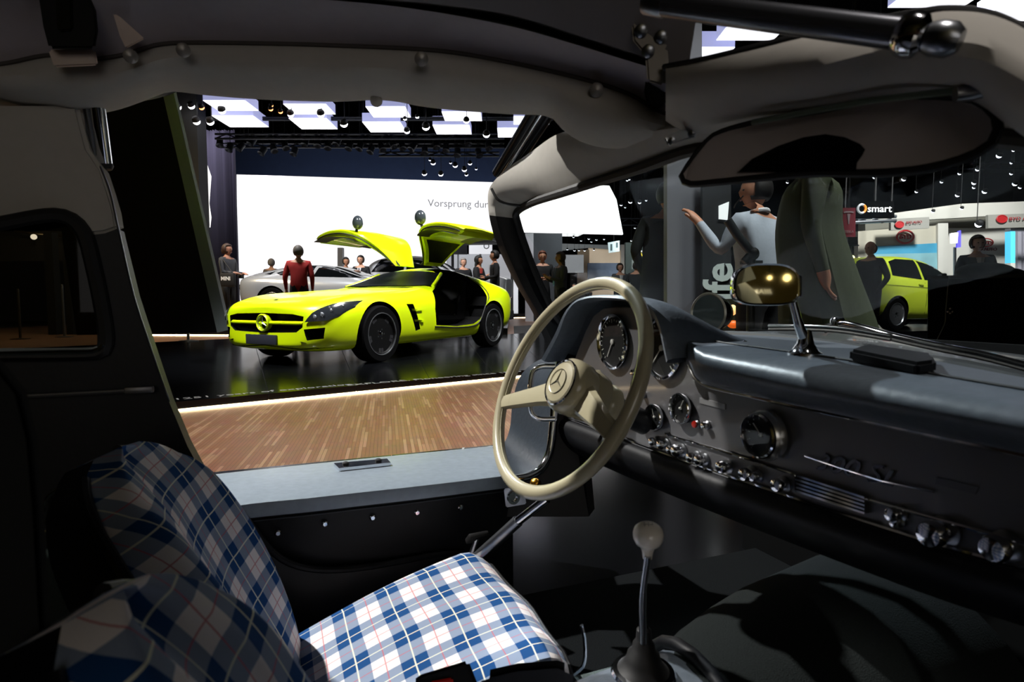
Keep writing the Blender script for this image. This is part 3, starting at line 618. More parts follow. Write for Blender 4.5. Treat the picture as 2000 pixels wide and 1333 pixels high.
# padded leather roll and flat top
xs = xs_(1330, 2260, 64)
P0 = [(1330, 712, UF+.04), (1350, 726, UF-.004), (1362, 743, UF-.004), (1385, 755, UF-.004), (1500, 781, UF-.004), (1700, 824, UF-.004), (2000, 888, UF-.004), (2260, 944, UF-.004)]
P1 = [(1330, 704, .645), (1350, 716, .60), (1362, 733, .60), (1400, 748, .597), (1500, 772, .595), (1700, 815, .595), (2000, 878, .595), (2260, 934, .595)]
P2 = [(1330, 684, .645), (1350, 690, .59), (1362, 708, .588), (1400, 722, .583), (1500, 746, .58), (1700, 785, .578), (2000, 842, .578), (2260, 894, .578)]
P3 = [(1330, 668, .66), (1350, 672, .60), (1362, 685, .598), (1400, 698, .592), (1500, 716, .59), (1700, 752, .588), (2000, 804, .588), (2260, 850, .588)]
P4 = [(1330, 656, .69), (1350, 658, .64), (1362, 668, .635), (1400, 679, .63), (1500, 694, .625), (1700, 727, .625), (2000, 778, .622), (2260, 820, .622)]
P5 = [(1330, 650, .72), (1350, 652, .68), (1362, 660, .675), (1400, 669, .67), (1500, 683, .665), (1700, 712, .665), (2000, 763, .655), (2260, 803, .655)]
P6 = [(1330, 648, .79), (1350, 650, .78), (1400, 653, .80), (1500, 657, .85), (1620, 668, .85), (1700, 681, .80), (2000, 738, .705), (2260, 782, .68)]
rw = [ext(row(xs, p, pu)) for p in (P0, P1, P2, P3, P4, P5)]
loft_s('dash_pad', rw, LEATH, R, 30)
r6 = ext(row(xs, P6, pu))
dt = loft('dash_top', [rw[-1], [a.lerp(b, .5) for a, b in zip(rw[-1], r6)], r6], mat('grey_vinyl', '4b5058', .5, var=.08, scale=120, bump=.2), R)
tube('pad_seam', [p+Vector((0, 0, .001)) for p in rw[-1]], .0018, BLACK, dt, 6)
p = pu(1454, 670, .73); lathe('screw', [(.005, 0), (.004, .003), (0, .004)], Matrix.Translation(p), CHROME, dt, 10)
# knee roll under the panel
xs = xs_(1066, 2260, 60)
K0 = [(1066, 806, UF), (1140, 830, UF), (1240, 868, UF), (1400, 925, UF), (1560, 979, UF), (1700, 1025, UF), (1850, 1072, UF), (2000, 1112, UF), (2260, 1186, UF)]
kr = [row(xs, K0, pu)]
for dy, du in ((6, -.012), (22, -.02), (42, -.014), (56, .004), (60, .04), (40, .1)):
    kr.append(row(xs, [(a, b+dy*(1+(a-1066)/1100), u+du) for a, b, u in K0], pu))
loft_s('knee_roll', [ext(r) for r in kr], LEATHB, R, 24)
slabpx('grey_tag', [(1375, 958), (1390, 964), (1368, 969)], .95, .002, mat('plate_grey'), R)
slabpx('grey_tag', [(1590, 1043), (1625, 1052), (1660, 1070), (1660, 1082), (1625, 1072)], .7, .002, mat('plate_dim'), R)
# gauges
def gauge(px, py, rad, rim, needle_a, du=0, dome=.006, ticks=24):
    c = pu(px, py, UF-.004-du); M = axis_mat(c, -UD)
    g = lathe('gauge', [(rad*.98, -.003), (rad*.98, .001), (0, .001)], M, DIAL, R, 36); lab(g, 'round black dial')
    lathe('bezel', [(rad, 0), (rad*1.05, .004), (rad*1.02+rim*.2, dome), (rad*.97, dome+.002), (rad*.9, dome*.6), (rad*.89, .002)], M, CHROME, g, 40)
    gs = []
    for i in range(ticks):
        t = math.radians(-140+280*i/(ticks-1)); big = i % 3 == 0
        gs.append(box_geo((0, rad*(.78 if big else .81), .0018), (rad*.03, rad*(.13 if big else .07), .0006), M @ Matrix.Rotation(t, 4, 'Z')))
    geo('dial_marks', gs, mat('dial_print', '8f9389', .6), g, smooth=False)['kind'] = 'stuff'
    geo('needle', [box_geo((0, rad*.3, .003), (rad*.035, rad*.75, .0008), M @ Matrix.Rotation(needle_a, 4, 'Z')), lathe_geo([(rad*.1, .001), (rad*.1, .004), (rad*.04, .005), (0, .005)], M, 14)], mat('needle_grey', 'a8a8a2', .4, .3), g, smooth=False)
    lab(lathe('cover_glass', [(rad*.9, dome*.7), (0, dome*.7)], M, glass('gauge_glass', 'ffffff', .05), g, 30), 'clear cover glass')
    return g
gauge(1198, 668, .0525, .004, math.radians(150)); gauge(1294, 680, .0525, .004, math.radians(140))
gauge(1280, 815, .0225, .002, .4, .002, .006, 10); gauge(1331, 798, .0245, .002, -.5, .002, .006, 10)
ck = gauge(1489, 850, .029, .003, .8, .008, .01, 12)
lathe('clock_ring', [(.030, -.01), (.0345, -.008), (.035, .002), (.031, .008), (.030, .004)], axis_mat(pu(1490, 851, UF-.012), -UD), mat('pale_ring', 'bfbfbb', .25, .9), ck, 40)
slabpx('orange_dab', [(1468, 886), (1484, 884), (1486, 894), (1470, 895)], pu(1476, 890, UF-.014).y, .002, mat('amber', 'c27a2a', .4), ck)
def knob(px, py, r, h, m=CHROME, du=0, label=None):
    M = axis_mat(pu(px, py, UF-.001-du), -UD)
    k = lathe('knob', [(r*.8, 0), (r*.55, h*.15), (r*.5, h*.45), (r*.95, h*.55), (r, h*.75), (r*.85, h*.95), (r*.3, h), (0, h)], M, m, R, 18)
    lathe('knob_collar', [(r*1.15, 0), (r*1.15, .002), (r*.8, .004), (r*.6, .004)], M, STEEL, k, 18)
    if label: lab(k, label)
    return k
for x, y, r in ((1284, 862, .0075), (1303, 868, .0085), (1318, 878, .007), (1334, 880, .0095), (1362, 893, .0085), (1378, 898, .0085), (1424, 911, .0095), (1470, 925, .0095), (1482, 930, .007), (1533, 946, .009), (1758, 1003, .008), (1758, 1020, .0055), (1846, 1038, .0135), (1968, 1066, .0125)):
    knob(x, y, r, r*2.1)
knob(1362, 829, .0058, .008, mat('red_lens', '8a1a12', .2), label='small red warning lens'); knob(1382, 831, .006, .010); knob(1163, 735, .009, .016); knob(1240, 728, .006, .008); knob(1187, 752, .007, .01); knob(1258, 772, .0055, .009)
# vent with slats
vent = prism('air_vent', pus([(1552, 926), (1690, 970), (1684, 1002), (1552, 958)], UF-.001), UD*.01, BLACK, R); lab(vent, 'dark slot air vent with chrome slats')
for k in range(5):
    y0 = 927+k*7.5; prism('vent_slat', pus([(1553, y0), (1688, y0+44), (1688, y0+48), (1553, y0+4.5)], UF-.009), UD*.008, CHROME, vent)
# ashtray lid on the dash top
a0 = [pu(x, y, u) for x, y, u in ((1658, 707, .655), (1790, 738, .645), (1828, 731, .67), (1820, 716, .73), (1690, 694, .75))]
ash = prism('ashtray', a0, (0, 0, .016), LEATHB, R, bev=.004)
prism('ashtray_plate', [p+(a0[2]-p)*-.01+Vector((0, 0, -.004)) for p in a0], (0, 0, .004), CHROME, ash)
# rear-view mirror on the dash
mbp = pu(1572, 694, .665); d0 = mbp.y
mir = thing0 = lathe('rear_view_mirror', [(.022, -.004), (.022, .003), (.017, .006), (.011, .016), (.0085, .028), (.007, .034), (0, .035)], Matrix.Translation(mbp), CHROME, R, 24); lab(mir, 'chrome rear view mirror')
tube('mirror_stem', [mbp+Vector((0, 0, .02)), at(1562, 640, d0-.004), at(1549, 590, d0-.01)], [.0075, .0065, .0055, .005], CHROME, mir, 12, n=8)
mc = at(1497, 556, d0-.012); mn = Vector((.02, -1, .05)).normalized()
mir_n = mn
Mm = axis_mat(mc, mn)
def rr(w, h, k=36, e=3.2, top=0):
    o = []
    for i in range(k):
        t = 2*PI*i/k; c, s = math.cos(t), math.sin(t)
        o.append((w*abs(c)**(2/e)*(1 if c > 0 else -1), h*abs(s)**(2/e)*(1 if s > 0 else -1)+top*(math.cos(t)**2*-.1*h)))
    return o
ringr = lambda w, h, z, top=1: [Mm @ Vector((x, y, z)) for x, y in rr(w, h, top=top)]
mw_, mh_ = .0425, .0265
loft('mirror_case', [ringr(mw_*.95, mh_*.92, .0015), ringr(mw_*1.02, mh_*1.03, .003), ringr(mw_*1.04, mh_*1.06, -.002), ringr(mw_*1.0, mh_*1.0, -.016), ringr(mw_*.75, mh_*.7, -.026), ringr(mw_*.2, mh_*.2, -.03)], CHROME, mir, close_rows=True, cap=True)
mesh('mirror_glass', ringr(mw_*.97, mh_*.95, .0025), [tuple(range(36))], mat('mirror_silver', 'c9bd95', .03, 1, var=0), mir, False)
box('mirror_clamp', (0, 0, 0), (.016, .03, .014), CHROME, mir, axis_mat(at(1551, 560, d0-.004), mn), .003)
# ---- steering wheel
SC = car(.4587, .9, .6585); tt, ww, SR = .4448, .0894, .203-.0115
sn = -(UD*math.cos(ww)+VD*math.sin(ww))*math.cos(tt)+Vector((0, 0, math.sin(tt)))
Ms = axis_mat(SC, sn)
def onwheel(px, py, off=0): r = ray(px, py); o = SC+sn*off; return EYEV+r*((o-EYEV).dot(sn)/r.dot(sn))
sw_ = geo('steering_wheel', [tube_geo([Ms @ Vector((SR*math.cos(2*PI*i/96), SR*math.sin(2*PI*i/96), 0)) for i in range(96)], .0115, 14, closed=True)], CREAM, R); lab(sw_, 'large thin-rimmed cream steering wheel')
tube('rim_groove', [Ms @ Vector(((SR-.0112)*math.cos(2*PI*i/96), (SR-.0112)*math.sin(2*PI*i/96), .003)) for i in range(96)], .0012, mat('groove_tan', '97906f', .5), sw_, 6, closed=True)
hubc = onwheel(1110, 752, .0); hub_l = Ms.inverted() @ hubc; Mh = Ms @ Matrix.Translation((0, 0, -.012))
hubc2 = Ms.inverted() @ onwheel(1112, 756, .03)
Mh = Ms @ Matrix.Translation((hubc2.x*.5, hubc2.y*.5, 0))
lathe('hub', [(.03, -.06), (.042, -.052), (.046, -.03), (.043, -.02), (.047, -.012), (.048, .010), (.046, .020), (.040, .026), (0, .028)], Mh, CREAM, sw_, 40)
lathe('hub_ring', [(.0385, .024), (.0405, .0285), (.0385, .030), (.0365, .028)], Mh, CHROME, sw_, 40)
lathe('horn_button', [(.0365, .026), (.034, .0305), (.02, .033), (0, .034)], Mh, CREAM, sw_, 36)
def star(M, r, m, parent, ringw=.08, z=0, local=False):
    gs = [tube_geo([M @ Vector((r*math.cos(2*PI*i/32), r*math.sin(2*PI*i/32), z)) for i in range(32)], r*ringw, 6, closed=True)]
    for k in range(3):
        t = PI/2+k*2*PI/3; a = Vector((math.cos(t), math.sin(t), 0)); b = Vector((-a.y, a.x, 0))
        V = [M @ (a*r+Vector((0, 0, z))), M @ (b*r*.13-a*r*.08+Vector((0, 0, z))), M @ (-b*r*.13-a*r*.08+Vector((0, 0, z))), M @ Vector((0, 0, z+r*.16)), M @ Vector((0, 0, z-r*.05))]
        gs.append((V, [(0, 1, 3), (0, 3, 2), (0, 4, 1), (0, 2, 4), (1, 4, 2, 3)]))
    return geo('star_emblem', gs, m, parent, local, smooth=False)
upv = (Ms.inverted().to_3x3() @ Vector((0, 0, 1))); ang = math.atan2(upv.y, upv.x)-PI/2
star(Mh @ Matrix.Rotation(ang, 4, 'Z'), .021, mat('emblem_pewter', 'b3ad98', .25, .8), sw_, .04, .0335)
for end in ((988, 786), (1212, 862)):
    e = Ms.inverted() @ onwheel(*end); hc = Mh.translation; hl_ = Ms.inverted() @ hc
    e2 = Vector((e.x, e.y, 0)).normalized()*(SR-.004); d = (e2-Vector((hl_.x, hl_.y, 0))).normalized(); q = Vector((-d.y, d.x, 0)); L_ = (e2-Vector((hl_.x, hl_.y, 0))).length
    rows = []
    for s, w, t, z in ((.02, .030, .012, -.004), (.05, .026, .011, -.002), (.09, .021, .009, 0), (L_-.035, .0165, .0085, .001), (L_-.004, .0155, .008, 0)):
        c = Vector((hl_.x, hl_.y, z))+d*s
        rows.append([Ms @ (c+q*w*a+Vector((0, 0, t*b))) for a, b in ((1, 0), (.75, .8), (0, 1), (-.75, .8), (-1, 0), (-.75, -.8), (0, -1), (.75, -.8))])
    loft('spoke', rows, CREAM, sw_, close_rows=True, cap=True)
    c = Vector((hl_.x, hl_.y, 0))+d*(L_-.036)
    tube('spoke_joint', [Ms @ (c+q*.0168*a+Vector((0, 0, .0088*b))) for a, b in ((1, 0), (.75, .8), (0, 1), (-.75, .8), (-1, 0))], .0009, mat('groove_tan'), sw_, 6)
colend = Mh.translation - sn*.17
tube('steering_column', [Mh.translation-sn*.05, Mh.translation-sn*.11, colend], [.024, .022, .022], mat('column_black', '15161a', .35), sw_, 20)
lathe('column_collar', [(.034, -.085), (.036, -.075), (.034, -.064), (.028, -.058)], Mh, CREAM, sw_, 28)
rod('indicator_stalk', Mh.translation-sn*.07, pu(1168, 728, .56), .006, CREAM, sw_)
# ---- gear lever and tunnel
kb = at(1266, 1043, .74); gb = at(1257, 1282, .78)
gl = tube('gear_lever', [kb-Vector((0, 0, .03)), kb.lerp(gb, .5)+Vector((-.004, 0, 0)), gb], [.0042, .0048, .0055], STEEL, R, 12, n=10)
lab(lathe('lever_knob', [(.0062, -.036), (.0075, -.026), (.0095, -.02), (.0105, -.017), (.0165, -.0125), (.0192, -.006), (.0196, 0), (.018, .006), (.0135, .0105), (.007, .0128), (0, .0135)], axis_mat(kb, (kb-gb)), IVORY, gl, 30), 'ivory white shift knob')
p = kb+(kb-gb).normalized()*.0135
geo('shift_pattern', [box_geo((x, y, 0), s, axis_mat(p, (kb-gb))) for x, y, s in ((0, 0, (.012, .0008, .0004)), (-.005, 0, (.0008, .009, .0004)), (0, 0, (.0008, .009, .0004)), (.005, .002, (.0008, .005, .0004)))], mat('pattern_grey', '9a968c', .6), gl)
lathe('lever_boot', [(.04, -.03), (.038, -.012), (.030, -.006), (.024, .004), (.022, .012), (.016, .018), (.015, .026), (.011, .032), (.010, .046), (.006, .05)], axis_mat(gb-(kb-gb).normalized()*.01, Vector((0, 0, 1))), RUBBER, gl, 24)
lathe('boot_ring', [(.034, .0), (.043, .0), (.0445, .004), (.042, .008), (.034, .008)], axis_mat(gb-Vector((0, 0, .028)), Vector((0, 0, 1))), CHROME, gl, 30)
tb = gb.z-.032
def arch(u, v, w, h, z0, k=15, e=2.4):
    o = []
    for i in range(k):
        t = PI*i/(k-1); c, s = math.cos(t), math.sin(t)
        o.append(car(u, v-w*abs(c)**(2/e)*(1 if c > 0 else -1), z0+h*abs(s)**(2/e)))
    return o
gu, gv, _ = cu(gb)
loft('tunnel_cover', [arch(u, gv+dv, w, tb-.08+dz, .08) for u, w, dz, dv in ((-.3, .10, -.03, -.02), (0, .105, -.02, -.01), (gu-.12, .11, -.008, 0), (gu-.03, .115, 0, 0), (gu+.06, .12, .004, 0), (gu+.10, .125, .006, 0))], LEATH, R)
loft('tunnel_carpet', [arch(u, gv-.01-k*.0, w, h, .08) for k, (u, w, h) in enumerate(((gu+.07, .13, tb-.075), (gu+.14, .165, tb-.055), (gu+.22, .19, tb-.035), (gu+.3, .21, tb-.02), (gu+.5, .24, tb)))], mat('tunnel_carpet', '1d2121', .95, var=.5, scale=500, bump=.8, spec=.1), R)
tube('tunnel_piping', arch(gu+.085, gv, .135, tb-.072, .085), .010, LEATHB, R, 10)
lab(quad('lit_carpet_patch', [car(.43, .64, .2), car(.56, .64, .2), car(.56, .80, .2), car(.43, .80, .2)], CARPET, .02), 'pale lit grey carpet')  # light falling on the footwell carpet, put in as a paler piece
# ---- firewall and scuttle
quad('firewall', [car(1.25, -.1, .72), car(1.27, -.1, .72), car(1.27, 1.3, .72), car(1.25, 1.3, .72)], mat('footwell_black', '050607', .9, spec=.1), .64)
# ---- seats
def seat(uo, vo, w, bk_=1.0, lean=.42, name='driver_seat', label='', hs=1.0):
    rt = lab(box(name, (0, 0, 0), (.40, w*.92, .08), LEATHB, R, Matrix.Translation(car(uo+.2, vo, .14)) @ Matrix.Rotation(YAW, 4, 'Z'), .02), label)
    # backrest: U-shaped cross-sections stacked along the leaning axis
    ax0 = (uo+.045, .20); ln = .46*hs; ca, sa = math.cos(lean), math.sin(lean)
    n = 44; K = []
    # cross-section points: (s across -1..1, forward f) front then back
    def sec(h):
        t = h/ln
        rnd = max(0, (t-.62)/.38); sh = math.sqrt(max(0, 1-rnd**2.6))
        hw = w/2*(.86+.14*math.sin(min(t*1.6, 1)*PI/2))*(sh*.92+.08*(1 if rnd == 0 else sh)) if t < 1 else .004
        bol = bk_*(.055*math.sin(min(1, t*1.15)*PI)**.7+.01)*(sh)
        th = .05+.05*sh
        o = []
        for i in range(-22, 23):
            s = i/22; a = abs(s)
            f = bol*(max(0, (a-.30)/.70)**1.5)*1.0 - .012*max(0, 1-(a/.42)**2)
            edge = max(0, (a-.66)/.34); f -= (bol*.9+.035)*edge**2.4
            o.append((s*hw, f))
        for i in range(9, -10, -3):
            s = i/10; o.append((s*hw*.94, -th-(.02)*(1-abs(s))))
        return o
    V, F, UV, MI = [], [], [], []
    hs_ = [ln*min(1, (i/(n-1))**.92) for i in range(n)]
    C = len(sec(0))
    for i, h in enumerate(hs_):
        curl = max(0, (h/ln-.72)/.28); back = .03*curl**2; sc_ = sec(h); arc = [0]
        for k_ in range(1, len(sc_)): arc.append(arc[-1]+math.hypot(sc_[k_][0]-sc_[k_-1][0], sc_[k_][1]-sc_[k_-1][1]))
        arc = [q_-arc[22] for q_ in arc]
        for j, (s, f) in enumerate(sc_):
            u = ax0[0] - h*sa + (f-back)*ca; z = ax0[1] + h*ca + (f-back)*sa
            V.append(car(u, vo+s, z)); UV.append((arc[j]+.02, h+.03+back*.5))
    for i in range(n-1):
        for j in range(C):
            q = (j+1) % C; F.append((i*C+j, i*C+q, (i+1)*C+q, (i+1)*C+j)); MI.append(0 if 0 <= j < 44 else 1)
    F.append(tuple((n-1)*C+j for j in range(C))); MI.append(0); F.append(tuple(range(C))[::-1]); MI.append(1)
    bk = lab(mesh('backrest', V, F, [PLAID, LEATHB], rt, True, UV, mi=MI), 'blue white and grey plaid cloth')
    for j in (0, 44): tube('piping', [V[i*C+j] for i in range(n-1)], .007, LEATHB, rt, 8)
    # cushion
    rows = []; nu, nv2 = 22, 18; V, F, UV = [], [], []
    for i in range(nu):
        a = i/(nu-1)
        for j in range(nv2):
            b = -1+2*j/(nv2-1)
            uu = uo+.045 + a*.355 + .02*a*(1-abs(b)); z = .205+.10*a + .018*math.sin(PI*min(1, a*1.02))*(1-.5*b*b)
            ed = max(0, (a-.86)/.14); z -= .035*ed**2
            eb = max(0, (abs(b)-.82)/.18); z -= .03*eb**2; z += .012*max(0, (abs(b)-.45)/.4)*(1-eb)
            hw = w/2*(.9+.1*a)*(1-.06*ed*ed)
            V.append(car(uu, vo+b*hw, z)); UV.append((b*hw+.02, a*.365+.02))
    for i in range(nu-1):
        for j in range(nv2-1): F.append((i*nv2+j, i*nv2+j+1, (i+1)*nv2+j+1, (i+1)*nv2+j))
    cs = mesh('cushion', V, F, PLAID, rt, True, UV); lab(cs, 'blue white and grey plaid cloth')
    ring = [V[i*nv2] for i in range(nu)] + [V[(nu-1)*nv2+j] for j in range(1, nv2)] + [V[i*nv2+nv2-1] for i in range(nu-2, -1, -1)]
    loft('cushion_border', [ring, [p+Vector((0, 0, -.03)) for p in ring], [p.lerp(car(uo+.2, vo, p.z), .06)+Vector((0, 0, -.10)) for p in ring]], LEATHB, rt)
    tube('cushion_piping', ring, .004, LEATHB, rt, 8)
    return rt
seat(-.02, .905, .43, name='driver_seat', label='driver seat with plaid cloth')
seat(.085, .42, .27, .45, name='passenger_seat', label='passenger seat with plaid cloth', hs=1.03)
# recliner bracket behind the driver seat
rb = slabpx('seat_bracket', [(86, 958), (132, 950), (150, 975), (160, 1030), (130, 1042), (84, 1034), (96, 985)], .84, .03, BLACK, R, .006)
tube('bracket_chrome', resamp([at(*p) for p in ((130, 953, .83), (108, 960, .83), (92, 975, .83), (82, 1005, .83), (84, 1032, .83), (96, 1040, .83))], 16), .003, CHROME, rb, 8)
# belt buckle
bb = slabpx('belt_buckle', [(806, 1330), (822, 1318), (915, 1290), (932, 1333), (940, 1420), (800, 1420)], .70, .022, BLACK, R, .004)
lab(slabpx('buckle_button', [(840, 1332), (884, 1324), (888, 1345), (842, 1350)], .695, .006, mat('red_button', 'e02a1c', .35), bb, .002), 'red release button')
slabpx('seat_side_pad', [(940, 1312), (1010, 1296), (1090, 1290), (1120, 1300), (1120, 1420), (930, 1420)], .66, .06, LEATHB, R, .01)
tube('slide_lever', resamp([at(*p) for p in ((1136, 1222, .86), (1142, 1250, .86), (1140, 1300, .86), (1120, 1318, .86))], 10), .003, CHROME, R, 8)
# ---- outside the glass: wing mirror, wipers, bonnet
wmr = at(1385, 612, 2.05); Mw = axis_mat(wmr, Vector((-.85, -.62, .03)))
wg = lathe('wing_mirror', [(.069, .0), (.073, .006), (.068, .011), (.063, .006)], Mw, mat('mirror_rim', 'd9d7ca', .3, .2), R, 36); lab(wg, 'round chrome wing mirror')
lathe('mirror_glass', [(.066, .005), (0, .005)], Mw, mat('mirror_reflection', 'a3b9c0', .3, .0, var=.05), wg, 32)  # what the mirror reflects is put in as a matt grey-blue
lathe('mirror_shell', [(.071, .002), (.066, -.03), (.052, -.065), (.03, -.09), (0, -.1)], Mw, CHROME, wg, 32)
tube('mirror_foot', [wmr+Vector((.03, .03, -.06)), wmr+Vector((.05, .05, -.11))], .012, CHROME, wg, 12)
xs = xs_(1320, 2200, 30)
bon = [(1320, 655, 1.5), (1500, 652, 1.34), (1620, 664, 1.2), (1750, 684, 1.06), (1900, 706, .94), (2000, 728, .86), (2200, 765, .74)]
sil = mat('silver_paint')
loft('bonnet', [row(xs, bon), [p+UD*.12+Vector((0, 0, .004)) for p in row(xs, bon)], [p+UD*.9+Vector((0, 0, -.06)) for p in row(xs, bon)], [p+UD*1.5+Vector((0, 0, -.22)) for p in row(xs, bon)]], sil, R)
def wiper(pts, r):
    w = tube('wiper', [at(*p) for p in pts], r, CHROME, R, 10, n=24)
    tube('wiper_blade', [at(p[0], p[1]+7, p[2]) for p in pts], r*.8, RUBBER, w, 8, n=16)
wiper([(1502, 637, 1.2), (1560, 637, 1.14), (1640, 641, 1.07), (1740, 657, .99)], .004)
wiper([(1610, 640, 1.16), (1640, 632, 1.14), (1670, 636, 1.1), (1740, 655, 1.03), (1830, 675, .96), (1925, 694, .9), (2010, 716, .85)], .0055)
lathe('wiper_boss', [(.014, -.01), (.014, .008), (.01, .014), (0, .015)], Matrix.Translation(at(1636, 634, 1.15)), CHROME, R, 16)
# ================================================================== CARS IN THE HALL
def solid_from(name, rows, m, sub=2):
    """rows of half sections (y, z) from bottom centre to top centre, at x stations -> closed mirrored smooth body (temporary object)"""
    V, F = [], []; K = len(rows[0][1]); ring = 2*K-2
    for x, sec in rows:
        xx = x if isinstance(x, (list, tuple)) else [x]*K
        V += [Vector((xx[j], y, z)) for j, (y, z) in enumerate(sec)] + [Vector((xx[j], -sec[j][0], sec[j][1])) for j in range(K-2, 0, -1)]
    for i in range(len(rows)-1): F += [(i*ring+j, i*ring+(j+1) % ring, (i+1)*ring+(j+1) % ring, (i+1)*ring+j) for j in range(ring)]
    for i, rev in ((0, True), (len(rows)-1, False)):
        a = i*ring
        F.append((a, a+1, a+ring-1))
        for j in range(1, K-2): F.append((a+j, a+j+1, a+ring-j-1, a+ring-j))
        F.append((a+K-2, a+K-1, a+K))
    o = mesh(name, V, F, m, None, True)
    md = o.modifiers.new('s', 'SUBSURF'); md.levels = sub; md.render_levels = sub
    me = evald(o); o.modifiers.clear(); old = o.data; o.data = me; bpy.data.meshes.remove(old); me.name = name
    return o
def cut(o, cutters, m):
    """recess or open the body where the cutter solids stand"""
    V, F = join(cutters); c = mesh('cutter', V, F, m, None, False)
    md = o.modifiers.new('b', 'BOOLEAN'); md.operation = 'DIFFERENCE'; md.object = c; md.solver = 'EXACT'; md.use_self = True
    try: md.material_mode = 'TRANSFER'
    except Exception: pass
    me = evald(o); o.modifiers.clear(); old = o.data; o.data = me; bpy.data.meshes.remove(old); bpy.data.objects.remove(c)
    for p in me.polygons: p.use_smooth = True
    me.set_sharp_from_angle(angle=math.radians(32))
def put(o, parent):                                    # local child of a thing
    o.parent = parent; o.matrix_parent_inverse = Matrix(); return o
def bvh_of(o): return BVHTree.FromPolygons([v.co for v in o.data.vertices], [tuple(p.vertices) for p in o.data.polygons])
def decal(name, poly, o0, dr, m, parent, bv, off=.004, th=.004, step=.06, e1=None, e2=None):
    """panel lying on the body: poly in (a, b) of axes e1, e2, dropped along dr onto the body, lifted by off"""
    dr = Vector(dr).normalized(); bm = bmesh.new()
    bm.faces.new([bm.verts.new((a, b, 0)) for a, b in poly])
    lo = [min(p[k] for p in poly) for k in (0, 1)]; hi = [max(p[k] for p in poly) for k in (0, 1)]
    for k in (0, 1):
        x = lo[k]+step
        while x < hi[k]-.01:
            co = [0, 0, 0]; co[k] = x; no = [0, 0, 0]; no[k] = 1
            bmesh.ops.bisect_plane(bm, geom=bm.verts[:]+bm.edges[:]+bm.faces[:], plane_co=co, plane_no=no); x += step
    bmesh.ops.triangulate(bm, faces=bm.faces[:])
    last = None; bad = []
    for v in bm.verts:
        p = Vector(o0)+Vector(e1)*v.co.x+Vector(e2)*v.co.y
        h = bv.ray_cast(p, dr)
        if h[0] is None:
            n = bv.find_nearest(p-dr*-1.0); h = n
        v.co = h[0]-dr*off
    ext = bmesh.ops.extrude_face_region(bm, geom=bm.faces[:])
    for v in ext['geom']:
        if isinstance(v, bmesh.types.BMVert): v.co = v.co - dr*th
    bmesh.ops.recalc_face_normals(bm, faces=bm.faces)
    me = bpy.data.meshes.new(name); bm.to_mesh(me); bm.free(); me.materials.append(m)
    for p in me.polygons: p.use_smooth = True
    me.set_sharp_from_angle(angle=math.radians(50))
    return link(bpy.data.objects.new(name, me), parent, True)
FRONT = dict(o0=(3, 0, 0), dr=(-1, 0, 0), e1=(0, 1, 0), e2=(0, 0, 1))
REAR = dict(o0=(-8, 0, 0), dr=(1, 0, 0), e1=(0, 1, 0), e2=(0, 0, 1))
def SIDE(s): return dict(o0=(0, 3*s, 0), dr=(0, -s, 0), e1=(1, 0, 0), e2=(0, 0, 1))
TOP = dict(o0=(0, 0, 4), dr=(0, 0, -1), e1=(1, 0, 0), e2=(0, 1, 0))
TYRE = mat('tyre_rubber', '050506', .9, var=.2, spec=.08)
RIMB = mat('rim_black', '040405', .5, .0, spec=.3)
RIMS = mat('rim_silver', 'b9bcc2', .25, .9)
def wheel(root, x, y, r, w, rimm, edge=None, spokes=5, hub=CHROME, sg=1):
    M = Matrix.Translation((x, y, r)) @ Matrix.Rotation(-PI/2*sg, 4, 'X')           # axis towards the outside
    rr_ = r*.76
    t = lathe('wheel', [(rr_, -w/2), (r*.93, -w/2), (r, -w*.38), (r, w*.38), (r*.95, w/2), (rr_, w/2), (rr_*.97, w*.45), (rr_*.95, -w*.2)], M, TYRE, root, 40, True)
    lathe('rim', [(rr_*.98, w*.40), (rr_*.90, w*.47), (rr_*.86, w*.40), (rr_*.80, w*.05), (.0, w*.02)], M, rimm, t, 40, True)
    if edge: lathe('rim_edge', [(rr_*1.0, w*.46), (rr_*.985, w*.515), (rr_*.95, w*.515), (rr_*.935, w*.46)], M, edge, t, 48, True)
    for k in range(spokes):
        a = 2*PI*k/spokes+.3
        for d_ in (-.11, .11):
            B = M @ Matrix.Rotation(a+d_, 4, 'Z')
            V, F = prism_geo([(.02, -.014, w*.25), (rr_*.9, -.02, w*.32), (rr_*.9, .02, w*.32), (.02, .014, w*.25)], (0, 0, w*.1))
            mesh('spoke', [B @ v for v in V], F, mat('spoke_black', '2a2a2d', .35) if rimm is RIMB else rimm, t, False, None, True)
    lathe('hub_cap', [(.035, w*.3), (.035, w*.4), (.02, w*.43), (0, w*.43)], M, hub, t, 20, True)
    for k in range(5):
        B = M @ Matrix.Rotation(2*PI*k/5+.6, 4, 'Z'); lathe('lug_nut', [(.010, w*.3), (.010, w*.4), (0, w*.41)], B @ Matrix.Translation((.056, 0, 0)), STEEL, t, 8, True)
    return t
ACID = mat('acid_yellow_paint', 'd3ee06', .34, var=.02, scale=3, coat=.35)
CARDARK = mat('car_dark', '050506', .6, var=.2, spec=.2)
WINDG = mat('car_glass', '07090a', .08, spec=.3, var=.1)
yc = thing('gullwing_car', (-2.376, 7.417, .071), 'acid yellow-green gullwing sports car with both doors raised on the black platform', 'car', rz=math.radians(242.25))
